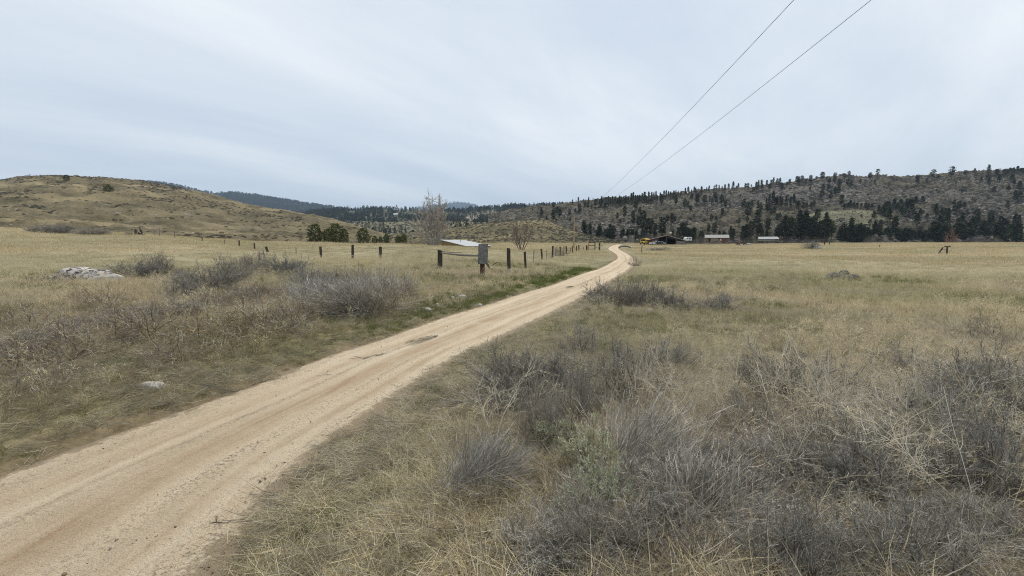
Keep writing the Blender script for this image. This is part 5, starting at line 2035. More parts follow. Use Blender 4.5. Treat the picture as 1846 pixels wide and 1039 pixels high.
MB().box((-4 * S, -r_ * 1.04 - .02, hh * .62), (11 * S, .05, hh * .5), bevel=.01).build("patch_board", W_GREY, cb_)
MB().box((13 * S, -r_ * 1.04 - .02, hh * .40), (9 * S, .05, hh * .66), bevel=.01).build("patch_board", W_RED, cb_)

# long white-roofed shed at the edge of the trees
g = at(1385.5, 433.5, 236)
S3 = 236 / FPX
ROOF_L = mat_metal_roof("dull_white_roof", (.36, .365, .36), .4)
ls = thing("shed", "long low shed with a white metal roof at the foot of the trees", "shed", g, -math.atan2(g[0], g[1]) * .8)
hw, ht = 16.6 * S3, (433.5 - 427) * S3
m_ = MB()
slab(m_, [(-hw, -.4, ht - 1.25), (hw, -.4, ht - 1.25), (hw - .5, 2.6, ht), (-hw + .3, 2.6, ht)], .09)
slab(m_, [(-hw, 5.6, ht - 1.25), (hw, 5.6, ht - 1.25), (hw - .5, 2.604, ht), (-hw + .3, 2.604, ht)], .09)
m_.build("roof", ROOF_L, ls)
m_ = MB().box((0, 2.6, (ht - 1.5) / 2 - .2), (hw * 2 - .5, 5.6, ht - 1.2))
m_.build("wall", W_GREY, ls)
MB().box((12 * S3, -.24, (ht - 1.5) / 2), (4 * S3, .08, ht - 1.4)).build("door", DARKIN, ls)

# tiny pale-roofed building far up the valley
g = at(713.5, 390, 660)
fb = thing("far_barn", "tiny building with a gleaming white roof far up the valley", "barn", g, .3)
fb.scale = (.65, .65, .65)
m_ = MB()
slab(m_, [(-5, -4, 3.0), (5, -4, 4.0), (5, 4, 7.2), (-5, 4, 6.2)], .3)
m_.build("roof", ROOF_W, fb)
MB().box((0, .3, .8), (9, 7, 4.2)).build("wall", W_GREY, fb)

# rusty machinery, trailers and posts on the flat
g = at(1337, 442, 172)
S4 = 172 / FPX
jk = thing("wagon", "rust-brown broken farm wagon beside a heap of pale scrap", "wagon", g, .1)
MB().box((-.2, 0, .62), (4.2, 1.4, .14), bevel=.02).build("bed", RUST, jk)
MB().box((-2.0, 0, .95), (.9, 1.2, .6), bevel=.08).build("box", W_RED, jk)
MB().box((.5, 0, 1.0), (1.5, 1.2, .7), bevel=.15, ry=.12).build("cab", RUST, jk)
MB().box((.2, -.62, 1.12), (.6, .04, .3)).build("window", GLASS, jk)
add_wheels(jk, (-1.5, 1.2), (-.7, .7), .42, .16)
m_ = MB()
rock_mb(m_, 77, (2.2, 1.4, .9), 3, .4)
o = m_.build("scrap_heap", R_PALE)
o.location = tuple(at(1347, 441.5, 172) + np.array([0, -.4, .1]))
tag(o, "pale grey heap touching the end of the rusty wagon", "heap")
g = at(1343, 435, 205)
dt = thing("trailer", "flat dark trailer farther off behind the rusty wagon", "trailer", g, .05)
MB().box((0, 0, .62), (2.7, 1.5, .3), bevel=.03).build("bed", BLACKP, dt)
add_wheels(dt, (.2,), (-.7, .7), .32, .2)
g = at(1479.3, 436, 200)
lt = thing("wagon", "low dark flatbed wagon on the skyline of the field near the rock heap", "wagon", g, .02)
MB().box((0, 0, .75), (2.9, 1.4, .2), bevel=.03).build("bed", W_DARK, lt)
MB().box((.1, 0, .9), (2.7, 1.3, .07)).build("deck", W_GREY, lt)
add_wheels(lt, (-.9, .9), (-.6, .6), .3, .14)
for px_, yt, yb, D_k, wd, lean, lab in [(1486.6, 434, 439.5, 165, .3, 0, "short thick dark post beside the low flatbed wagon"),
                                       (1494.5, 436.5, 439.5, 165, .22, 14, "stubby leaning dark post, the one farther from the flatbed wagon"),
                                       (1585, 443, 447, 125, .12, 0, "small thin post standing alone in the far field")]:
    g = at(px_, yb, D_k)
    g[2] = float(land_z(g[0:1], g[1:2])[0])
    o = post_mesh(max(.7, at(px_, yt, D_k)[2] - g[2]), wd, 3).build("post", W_DARK)
    o.location = tuple(g)
    o.rotation_euler = (0, math.radians(lean), 0)
    tag(o, lab, "post")
g = at(1473, 450.5, 122)
g[2] = float(land_z(g[0:1], g[1:2])[0])
rp = thing("rock_pile", "heap of pale boulders with a shrub growing at its side", "rock pile", g)
for k_, (x_, y_, s_) in enumerate([(-.3, 0, (1.1, .8, 1.3)), (.4, .1, (1.0, .8, 1.0)), (1.0, 0, (.8, .6, .7)), (.2, -.4, (.7, .5, .6)), (-.7, .1, (.6, .5, .6))]):
    m_ = MB()
    rock_mb(m_, 40 + k_, s_, 2, .3, rz=k_)
    o_ = m_.build("rock", R_LICHEN if k_ != 1 else R_PALE, rp)
    o_.location = (x_, y_, s_[2] * .3)

# post with crosspiece and leaning brace in the field
DH = 86
g = at(1706.5, 459, DH)
g[2] = float(land_z(g[0:1], g[1:2])[0])
S5 = DH / FPX
hp = thing("fence_corner", "old dark fence corner with a crosspiece and a leaning brace, alone in the field", "fence", g)
hz_ = at(1706, 444.5, DH)[2] - g[2]
post_mesh(hz_, .22, 1).build("post", W_DARK, hp)
MB().box((0, -.02, hz_ - .02), (11 * S5, .2, .14), bevel=.02, ry=.03).build("crosspiece", W_DARK, hp)
MB().box((-5.2 * S5, -.02, hz_ * .58), (6.5 * S5, .09, .09), ry=.08).build("rail", W_GREY, hp)
b_ = MB().box((0, 0, hz_ * .42), (.2, .2, hz_ * 1.15), bevel=.02).build("brace", W_DARK, hp)
b_.location = (-14.6 * S5, 0, 0)
b_.rotation_euler = (0, math.radians(30), 0)

# bent post and grey log near the bend
g = at(1157, 452.5, 105)
g[2] = float(land_z(g[0:1], g[1:2])[0])
bp = thing("bracket_post", "short dark post with a bent arm on top, beyond the road's bend", "post", g)
hz_ = at(1157, 444, 105)[2] - g[2]
MB().box((0, 0, hz_ / 2 - .1), (.16, .16, hz_ + .2), bevel=.015).build("post", W_DARK, bp)
MB().tubes(np.array([[[-.05, 0, hz_ - .03], [.3, 0, hz_ + .1], [.7, 0, hz_ + .04]]]), np.array([[.05, .045, .035]]), 6).build("arm", W_DARK, bp)
g = at(1126, 447.5, 128)
P_ = np.array([[-1.7, 0, .12], [-1.0, .05, .42], [-.1, 0, .55], [.9, -.05, .46], [1.8, 0, .1]])
o = MB().tubes(P_[None], np.array([[.16, .2, .22, .2, .15]]), 9, cap=True).build("fallen_log", mat_wood("grey_log", (.09, .085, .08), (.2, .19, .175), (2, 9, 9)), smooth=True)
o.location = tuple(g)
tag(o, "curved grey fallen log lying at the edge of the road's far bend", "log")

# broken stumps on the far left
D6 = 92
g = at(252, 421, D6)
g[2] = float(land_z(g[0:1], g[1:2])[0])
bs = thing("broken_stump", "cluster of charred jagged tree stumps at the field's edge, with a white limb", "stump", g)
for x_, h_, r_, ln in ((-.75, 1.25, .28, -.1), (.25, 1.1, .24, .12), (.1, 2.0, .10, .05), (-.3, .7, .2, .3)):
    P_ = np.array([[x_, 0, -.2], [x_ + ln * .3, .03, h_ * .4], [x_ + ln * .5, 0, h_ * .75], [x_ + ln, .02, h_]])
    MB().tubes(P_[None], np.array([[r_ * 1.2, r_, r_ * .85, r_ * .35]]), 8, cap=True).build("trunk", W_DARK, bs)
MB().tubes(np.array([[[-.4, -.2, .3], [0, -.2, .75], [.5, -.25, .35]]]), np.array([[.09, .1, .06]]), 7).build("limb", R_PALE, bs)
MB().tubes(np.array([[[.8, -.1, -.1], [1.1, -.1, .5], [1.5, -.1, .35]]]), np.array([[.07, .06, .03]]), 6).build("limb", W_GREY, bs)

# sticks on the road
for px_, py_, ln, rz_, lab in [(655, 651, .62, .45, "thin straight stick lying across the far wheel track"), (598, 684, .55, .12, "pale twig lying level on the road below the straight stick"),
                              (395, 958, .20, .15, "forked dark twig lying on the sand at the near road edge")]:
    p = on_land(px_, py_)
    P_ = np.array([[-ln / 2, 0, 0], [-ln * .1, .01, .008], [ln * .2, -.01, .006], [ln / 2, .012, 0]])
    m_ = MB().tubes(P_[None], np.array([[.003, .0035, .003, .002]]), 6)
    m_.tubes(np.array([[P_[1], P_[1] + [-.06 * ln / .5, .06, .015], P_[1] + [-.14 * ln / .5, .09, .005]]]), np.array([[.0035, .003, .002]]), 5)
    o = m_.build("stick", W_GREY if "pale" in lab else W_DARK)
    o.location = (p[0], p[1], p[2] + .07)
    o.rotation_euler = (0, 0, rz_)
    tag(o, lab, "stick")


def litter(px, py, n, rx, ry, label):
    p = on_land(px, py)
    m = MB()
    az = RNG.random(n) * 6.28
    rr = np.sqrt(RNG.random(n))
    root = np.stack([rr * np.cos(az) * rx, rr * np.sin(az) * ry, RNG.uniform(.0, .02, n)], -1)
    d = RNG.random(n) * 6.28
    Pq = root[:, None] + np.linspace(-.5, .5, 3)[None, :, None] * (np.stack([np.cos(d), np.sin(d), RNG.normal(0, .05, n)], -1) * RNG.uniform(.04, .14, (n, 1)))[:, None]
    m.ribbons(Pq, np.full((n, 3), .006), unit(np.cross(Pq[:, -1] - Pq[:, 0], np.array([0, 0, 1.]) + RNG.normal(0, .4, (n, 3)))), pal([(.10, .085, .065), (.14, .12, .09), (.2, .17, .12)], n))
    o = m.build("twig_litter", PLANT_SOLO)
    o.location = (p[0], p[1], p[2] + .085)
    o.rotation_euler = (0, 0, math.radians(55))
    tag(o, label, "twigs", kind="stuff")


litter(762, 617, 260, .55, .14, "dark patch of dead twigs lying on the road beside the verge")
litter(1027, 519, 160, .5, .16, "small dark patch of dead twigs farther along the road")
litter(675, 650, 90, .3, .08, "thin scatter of twigs on the road's middle ridge")

# ------------------------------------------------------------------ trees
BARK = mat_plain("pine_bark", 0, .3, 2)
NEEDLE = mat_plain("pine_needles", .12, .35, .8)
NEEDLE_I = mat_plant("forest_needles", .3, .1)
TWIG = mat_plain("bare_twigs", 0, .25, 1.0)
PINES = [(.050, .063, .034), (.038, .050, .028), (.066, .078, .040), (.031, .041, .026)]


def conifer(kind, seed, nq=1.0, wfac=1.0):
    """unit-height conifer: (trunk builder, crown builder)"""
    global RNG
    keep, RNG = RNG, np.random.default_rng(900 + seed)
    tr, cr = MB(), MB()
    k = np.linspace(0, 1, 6)
    lean = RNG.normal(0, .015, 2)
    P = np.stack([lean[0] * k, lean[1] * k, -.03 + 1.0 * k], -1)
    tr.tubes(P[None], (.022 * (1 - .85 * k) + .002)[None], 6, col=(.13, .09, .065))
    z0 = {"spire": .10, "pine": .16, "bushy": .02, "sparse": .38, "round": .04}[kind]
    n = int({"spire": 150, "pine": 140, "bushy": 170, "sparse": 75, "round": 230}[kind] * nq)
    t = RNG.random(n) ** {"spire": .8, "pine": 1, "bushy": .8, "sparse": 1, "round": 1}[kind]
    z = z0 + (1 - z0) * t
    prof = {"spire": .165 * (1 - t) ** .75 + .012, "pine": .21 * np.sin(np.clip((t + .12) * 2.5, 0, 3.0)) ** .8 * (1 - .3 * t) + .01,
            "bushy": .27 * (1 - t) ** .6 + .02, "sparse": .16 * np.sin(np.clip((t + .15) * 2.4, 0, 3.05)) + .015,
            "round": .46 * np.sqrt(np.clip(1 - (t * 1.05 - .40) ** 2 / .44, .02, 1))}[kind] * wfac
    az = RNG.random(n) * 6.283
    gaps = .55 + .6 * vnoise(az * 1.2 + seed * 5, z * 7, seed)
    r = prof * np.clip(gaps, .3, 1.15) * np.sqrt(RNG.uniform(.15, 1, n))
    c = np.stack([lean[0] * z + r * np.cos(az), lean[1] * z + r * np.sin(az), z - r * .18], -1)
    q = 5
    sz = {"spire": .048, "pine": .056, "bushy": .056, "sparse": .055, "round": .062}[kind]
    cc = np.repeat(c, q, 0) + RNG.normal(0, sz * .55, (n * q, 3)) * np.array([1.15, 1.15, .7])
    d = unit(np.column_stack([np.cos(np.repeat(az, q)), np.sin(np.repeat(az, q)), RNG.normal(-.1, .5, n * q)]) + RNG.normal(0, .5, (n * q, 3)))
    s_ = sz * RNG.uniform(.55, 1.25, (n * q, 1))
    path = np.stack([cc - d * s_ * .6, cc, cc + d * s_ * .6], 1)
    w = s_ * np.array([[.35, .75, .2]])
    base = pal(PINES if kind != "round" else [(.095, .11, .036), (.125, .14, .042), (.07, .085, .03)], n, .25)
    cr.ribbons(path, w, unit(np.cross(d, RNG.normal(size=d.shape))), np.repeat(base, q, 0))
    # a few limbs so that the crown holds together from the side
    m_ = max(8, n // 6)
    zi = z0 + (1 - z0) * RNG.random(m_) * .9
    ai = RNG.random(m_) * 6.28
    ri = np.interp(zi, np.sort(z), prof[np.argsort(z)]) * .8
    A = np.stack([lean[0] * zi, lean[1] * zi, zi], -1)
    B = A + np.stack([ri * np.cos(ai), ri * np.sin(ai), -.1 * ri], -1)
    tr.ribbons(np.stack([A, (A + B) / 2, B], 1), np.full((m_, 3), .006), unit(RNG.normal(size=(m_, 3))), np.tile((.12, .09, .07), (m_, 1)))
    RNG = keep
    return tr, cr


KINDS_ = ["spire", "pine", "bushy", "sparse"]
T_SINGLE, T_PARTS = {}, {}
for kd in KINDS_:
    for v_ in range(3):
        tr_, cr_ = conifer(kd, KINDS_.index(kd) * 10 + v_)
        both = MB()
        for src, mi in ((tr_, 0), (cr_, 1)):
            for V, F, c, m in zip(src.v, src.f, src.c, src.m):
                st0 = both.n
                both.v.append(V); both.c.append(c); both.f.append(F - F.min() + st0 if False else F - 0); both.m.append(np.full(len(F), mi))
            # re-base the faces of the second builder
        off = tr_.n
        nf = len(tr_.f)
        both.f = [f if i < nf else f + off for i, f in enumerate(both.f)]
        both.n = tr_.n + cr_.n
        T_SINGLE[kd, v_] = both.build("pine_tree", [BARK, NEEDLE], link=False).data
        T_PARTS[kd, v_] = (tr_.build("trunk", BARK, link=False).data, cr_.build("crown", NEEDLE, link=False).data)

ZONES = {
    "sky_low": ("dark pine in the close skyline row on the low shoulder of the rocky hillside", "pines on the low skyline shoulder"),
    "sky_mid": ("small pine on the skyline over the log cabin and the white shed", "pines on the skyline over the cabin"),
    "sky_gap": ("pine standing apart on the bare skyline over the green spur", "pines on the skyline over the spur"),
    "sky_high": ("pine on the highest stretch of skyline, at the hillside's far right end", "pines on the highest skyline"),
    "slope_pole": ("pine on the rocky slope behind the knoll and the utility pole", "pines behind the utility pole"),
    "slope_barn": ("pine halfway up the slope over the barn and the yellow bus", "pines on the slope over the barn"),
    "slope_cabin": ("pine halfway up the slope over the log cabin", "pines on the slope over the cabin"),
    "shelf": ("pine in the dark band along the shelf just over the green spur", "pines on the shelf over the spur"),
    "slope_high": ("pine on the upper boulder slope under the highest skyline", "pines on the upper boulder slope"),
    "foot_road": ("dark pine at the hill's foot between the utility pole and the yellow bus", "pines at the hill's foot by the road"),
    "foot_barn": ("dark pine at the hill's foot directly behind the barn", "pines at the hill's foot behind the barn"),
    "foot_cabin": ("dark pine at the hill's foot behind the cabin and the white shed", "pines at the hill's foot behind the cabin"),
    "foot_spur": ("tall dark pine in the row at the foot of the green spur", "pines in the row below the spur"),
    "foot_thicket": ("dark bushy pine in the thicket behind the fence corner with a crosspiece", "pines in the dark thicket"),
}


def zone(x, y, h):
    if y > 414 or (y > 405 and x > 1560):
        return "foot_road" if x < 1160 else "foot_barn" if x < 1250 else "foot_cabin" if x < 1405 else "foot_spur" if x < 1620 else "foot_thicket"
    crest = np.interp(x, [935, 980, 1040, 1090, 1140, 1240, 1360, 1480, 1530, 1600, 1710, 1846], [380, 372, 367, 371, 370, 349, 343, 331, 327, 326, 321, 318])
    if y < crest + 1:
        return "sky_low" if x < 1240 else "sky_mid" if x < 1425 else "sky_gap" if x < 1640 else "sky_high"
    if x < 1075:
        return "slope_pole"
    if x < 1245:
        return "slope_barn"
    if x < 1375 or (x < 1420 and y > 378):
        return "slope_cabin"
    return "shelf" if y > 366 else "slope_high"


SPECIAL = {(1446, 431): "tallest dark pine at the hill's foot, topping the green spur's lower end",
           (1496, 432.8): "tall slim pine spire silhouetted against the green spur",
           (1534, 434): "tall broad pine against the middle of the green spur",
           (1160, 417.6): "tall dark pine with a forked top on the slope over the yellow bus",
           (1127, 395): "lone round-crowned pine on the open slope between pole and bus",
           (1350.5, 395): "tallest pine midway up the slope over the cabin",
           (1483, 326): "tall dark pine alone on the skyline over the green spur's crest",
           (1581, 321.6): "larger of two skyline pines on the flat rim over the spur",
           (1717, 325.4): "open-crowned pine with layered branches on the high skyline",
           (1682.5, 327.4): "ragged pine leaning out of the high skyline beside a snag",
           (1782.4, 318.5): "dense round-topped pine on the highest skyline",
           (1321.5, 342): "largest pointed pine on the skyline over the cabin",
           (1610.5, 434): "tall pine rising in front of the spur's trail",
           (1554, 391.6): "tiny round bush-like pine alone on the green spur",
           (1276.4, 387): "small dark round pine on the grassy patch over the cabin"}
TREES = []


def T(spec, kind):
    for it in spec.split():
        a = [float(v) for v in it.split(",")]
        TREES.append((a[0], a[1], a[2], kind))


# photo pixels: x, foot y, height
T("982,371,4 991,370,5 961,381,6 946,381,6 930,376,3 1032.6,369,7 1039,366,4 1052,364.6,5 1061,364.6,7 1069,363.5,5 1043,366,8 1086,368,7 1089,363,7", "spire")
T("997,376,9 976.6,390,14 997,398,20 1004,388,12 1010,392,13 1027,388,10 1029,374.5,3 1037,384,7 1045,385.5,14 1060,376,10 1054,374,8 1066.7,376,5 1074.8,374,12 1081.7,374,12 1093,371.6,14 1090,379.7,9", "pine")
T("986,397,6 1002.6,402.8,5 1028.6,401.6,6 1091,386.6,2.5", "bushy")
T("1053,422,20 1056,424.7,17 1065.6,426,22 1081.7,428,20 1077,430.5,9 1091,434,18 1097,436,22 1082.5,427.6,20 1100,435,30 1107.5,432.6,24", "pine")
T("1085,371.5,13 1097,371.5,14 1101,371,12 1105,371,15 1109,371,13 1112,371,12 1117,371,15 1121,371,13 1125,370,14 1129,370,15 1133,370,14 1137,369.5,18 1141,368,18 1145,368,14 1149,367,12 1153,366,12 1158,366,15 1162,368,18 1166,368,13 1170,367,16 1174,366,15 1178,363,14 1182,362,14 1185,365,9 1190,362,12 1197,357,10 1201,356,9 1205,356,9 1209,357,10 1214,360,13 1218,352,6 1222,354,7 1228,357,8", "spire")
T("1193,370,17 1147.5,377.5,13 1219,370,16 1257,368,15 1247,358,8", "pine")
T("1236,350,9 1241,350,10 1246,350,6 1251,349,10 1254,349,8 1264,347.7,10 1274,345,6 1278,345,8 1287,344,6 1296,344,7 1301,343.7,6 1307,346.4,10 1321.5,342,12 1331,340,8 1314,342,9 1363,343.7,13 1368,343,14 1372.7,341,13 1382,335.6,9 1394,335.6,11 1406.5,335.6,11", "spire")
T("1270,346,4 1291,344,6 1327.6,342,5 1344.4,339.6,7 1348,339.6,8 1355,338,4 1358,347,7 1390,334,7 1400,335.6,9 1410,342,10 1419,335.6,6 1388,343,9", "pine")
T("1127,395,18 1114,394,9 1119,404,8 1142.5,406,24 1152,409,17 1155,390,12 1160,417.6,40 1169,417.6,24 1176,410,13 1182.6,427.6,24 1175,427,20", "pine")
T("1122.5,438,25 1132.5,437.6,24 1139,434,18 1149,432.6,14 1160,431,14 1166,430,12 1215.7,426,8 1246,432.6,18 1252.6,432.6,20 1225,427.6,14", "bushy")
T("1194.5,425,32 1200,425,15 1205,401,12 1212.6,406,20 1217.6,405,9 1230,429,25 1236,429,26 1241,432,22 1235.7,377,15 1241,375,10 1246,382.5,9", "pine")
T("1246.7,358.5,8 1257.5,368,17 1271.7,368.6,13 1290,360.5,10 1284.5,369,8 1292.6,370.6,11 1301,370.6,16 1308.7,374,11 1340,376.7,9 1344.4,374.7,14 1357,374.7,8", "pine")
T("1280,363,5 1317.5,373,4 1357,381,6 1276.4,387,5 1294,400,9 1265.6,427,9 1269.6,427,10 1393,387.5,8 1398,387,10", "bushy")
T("1350.5,395,28 1350,402,10 1369.4,381,14 1369.4,408,28 1374.8,382.8,14 1385.5,383.5,13 1304,391,10 1284.5,397.6,9 1280,420.5,15 1291,423,20 1335.7,407,10 1364,418,16 1371,424.6,22 1375,424,18 1389,419,23", "pine")
T("1389,372,18 1395.7,372,24 1400,372,14 1403,372.7,15 1408.5,372.7,17 1383,368,9 1413,373,14 1419.5,371,14 1426.7,372,14 1433,373,17", "spire")
T("1255,431,18 1247,431,16 1321,429,18 1326,430,15 1344,430,22 1380,430,14 1387,430,14 1310,431,12 1300,431,13", "bushy")
T("1350.5,430,25 1358.6,430,30 1404,431,20 1408,431,25 1415,431,30 1404.4,399,12 1410.5,396,9 1416.5,398,12", "pine")
T("1423,332.5,8 1436,332.5,10 1439.7,331,10 1446,331,9 1454,329.6,6 1462,330,11 1483,326,12 1496,331,8 1504.6,333,16 1528.4,334.6,9 1568,324.5,10 1654,331,13", "pine")
T("1472,327.4,6 1522,326,12 1530,321.6,10 1581,321.6,13 1608.7,323,4 1691,326,10 1740,320.8,11", "sparse")
T("1490,324.5,4 1461,343,5 1485,342,8 1495,344.7,6 1551,333,6 1537,375,12 1535.6,338,10 1578,330,5 1671,329,5", "bushy")
T("1512.6,337.5,12 1514.7,352,15 1483.7,357.7,13 1499.6,360.6,12 1507,351,11 1521,368,14", "pine")
T("1443,375.8,9 1451,375,9 1457.7,374.5,8 1465,373.6,8 1470.7,374,8 1439,375,8 1525.5,376.5,8 1532.8,375.5,8 1543,375,8 1548.6,376,8 1557,376,8 1564.5,376.5,9 1576,378.6,9 1570,377,8", "bushy")
T("1419,431,46 1429,431,40 1446,431,56 1459,431.5,55 1473.6,432,45 1496,432.8,53 1534,434,46 1575,435,36 1563.8,435,24 1610.5,434,50", "spire")
T("1435,431,41 1450,431,45 1465.7,431,42 1473,399.6,22 1478.6,432,30 1486.6,432.8,34 1499.6,432.8,35 1519,433.5,29 1538.5,434,28 1548,434,30 1556.6,434,28 1579,435,30 1593,419,20", "pine")
T("1506,432.8,33 1574.4,415.5,17 1590,411,13", "sparse")
T("1512.6,433.5,20 1527,433.5,24 1543,434,20 1553,434,24 1568,435,18 1585,435,22 1597,435,24 1604,435,22 1618,434.5,22 1624,435,20 1631,434.5,22 1638,435.7,23 1645,435.7,20 1654,435.7,17 1661,436,18 1668,436,20 1678,436.5,24 1684,436,36 1690,436,30 1442,431,22 1455,431,24 1468,431.5,24 1424,431,22", "bushy")
T("1576,394,11 1554,391.6,4 1584,385,14 1593,389.5,20 1604.8,389.5,25 1609,404,25 1616,379.4,15 1628,376.5,15 1630.8,388,12 1638,372,12 1646.6,392.4,33 1654,368,10 1661,408,20 1665.4,392.4,14 1678.4,395,8 1667,365,10 1693.6,395,22 1704,391,12 1711.6,391,14 1717,389.5,12 1600,378,12 1622,384,14", "bushy")
T("1717,325.4,24 1682.5,327.4,18", "sparse")
T("1782.4,318.5,14 1757,312.3,6 1770,328.5,7 1781.7,325.4,6 1784.8,335.5,10 1796,313,6 1798,317.7,8 1804,328.5,12 1810,315.4,8 1815,315,7 1821,315.4,9 1825.6,327,10 1828,314,8 1834,314.7,9 1840,313.5,8 1844,313,8 1832,334.7,8 1840,344,12 1822.5,344,8 1835.6,361,15 1823,374,9 1796,345.5,8 1844,364,12", "bushy")
T("1694.6,388.6,14 1725.4,370,8 1736,382.5,14 1728.5,385.5,12 1745.5,376,9 1770,401,22 1796,401,20", "pine")
for k_ in range(40):
    x_ = 1690 + (k_ * 61.8) % 158
    row = k_ % 3
    TREES.append((x_, [437.5, 427, 415][row] - random.uniform(0, 5), random.uniform(20, 32) - row * 4, "bushy" if random.random() < .8 else "pine"))

order = sorted(TREES, key=lambda q: -q[2])
KEEP = set(id(q) for q in order[:296])
REST = []
for i, (x_, y_, h_, kd) in enumerate(TREES):
    hl_ = "hillside_rocky"
    p = on_hill(hl_, x_, y_)
    if 1385 < x_ < 1695 and y_ > 380:
        p2 = on_hill("hill_spur", x_, y_)
        _, yy = project(p2)
        if abs(yy - y_) < 3 and p2[1] < p[1] and p2[2] > 0:
            p = p2
    if y_ > 433:
        p = at(x_, y_, 262 if x_ < 1600 else 268)
        p[2] = max(p[2], float(base_z(p[0:1], p[1:2])[0]))
        p[2] = float(base_z(p[0:1], p[1:2])[0])
    Hm = (1.1 if h_ < 19 else 1.0) * h_ * p[1] / FPX
    if y_ > 433:
        Hm += max(0.0, at(x_, y_, p[1])[2] - p[2])
    zn = zone(x_, y_, h_)
    lab, grp = ZONES[zn]
    if id(TREES[i]) not in KEEP and (x_, y_) not in SPECIAL:
        REST.append((p, Hm, kd))
        continue
    sp = SPECIAL.get((x_, y_))
    v_ = i % 3
    rz_ = random.uniform(0, 6.28)
    wf = random.uniform(.9, 1.3) * (1.3 if h_ < 14 else 1.0)
    if h_ >= 38:
        Hm *= .9
    if h_ >= 19:
        r = thing("pine_tree", sp or lab, "tree", p, rz_, None if sp else grp)
        for nm, me in zip(("trunk", "crown"), T_PARTS[kd, v_]):
            o = bpy.data.objects.new(nm, me)
            COL.objects.link(o)
            o.parent = r
    else:
        r = bpy.data.objects.new("pine_tree", T_SINGLE[kd, v_])
        COL.objects.link(r)
        r.location = tuple(p)
        r.rotation_euler = (0, 0, rz_)
        tag(r, sp or lab, "tree", None if sp else grp)
    r.scale = (Hm * wf, Hm * wf, Hm)
FARP = []
for kd in KINDS_:
    o = bpy.data.objects.new("small_pine", T_SINGLE[kd, 1])
    FARP.append(o)
n = len(REST)
scatter("small_pines", "smallest pines dotted over the rocky hillside and its skyline", FARP, np.array([q[0] for q in REST]), spin(n, .02), np.array([(q[1] * 1.5, q[1] * 1.5, q[1]) for q in REST]),
        np.array([KINDS_.index(q[2]) for q in REST]), np.ones((n, 3)), "trees")

# round junipers behind the field's crest, and the two trees on the grassy hill
ROUND = {}
for v_ in range(3):
    a_, b_ = conifer("round", 70 + v_, 1.3)
    ROUND[v_] = (a_.build("trunk", BARK, link=False).data, b_.build("crown", NEEDLE, link=False).data)


def juniper(px, py, D, w, h, label, v=0, on=None, group=None):
    p = at(px, py, D) if on is None else on_hill(on, px, py)
    r = thing("juniper", label, "tree", p, px, group)
    for nm, me in zip(("trunk", "crown"), ROUND[v]):
        o = bpy.data.objects.new(nm, me)
        COL.objects.link(o)
        o.parent = r
    s = p[1] / FPX
    r.scale = (w * s, w * s, h * s * .86)
    return r


juniper(569, 435, 112, 34, 35, "rounded green juniper, first of the clump behind the field's crest", 0)
juniper(589, 435, 114, 15, 24, "small pale-green juniper between the two biggest ones", 1)
juniper(606, 436, 112, 36, 38, "largest bright green juniper behind the field's crest", 2)
juniper(622, 436, 114, 16, 26, "narrow green juniper touching the largest one's side", 0)
juniper(655, 438, 118, 30, 30, "dark olive juniper standing clear of the green clump", 1)
for k_, (x_, w_, h_) in enumerate([(676, 14, 14), (686, 10, 13), (697, 13, 19), (718, 14, 15), (728, 16, 18)]):
    juniper(x_, 438, 122, w_, h_, "small dark juniper in the row between the olive juniper and the bare tree", k_ % 3, None, "small dark junipers in a row")
juniper(193, 346, 0, 18, 14, "dark round tree alone on the face of the grassy hill", 0, "hill_grassy")
juniper(120, 328, 0, 13, 11, "dark small tree on the crest of the grassy hill", 1, "hill_grassy")


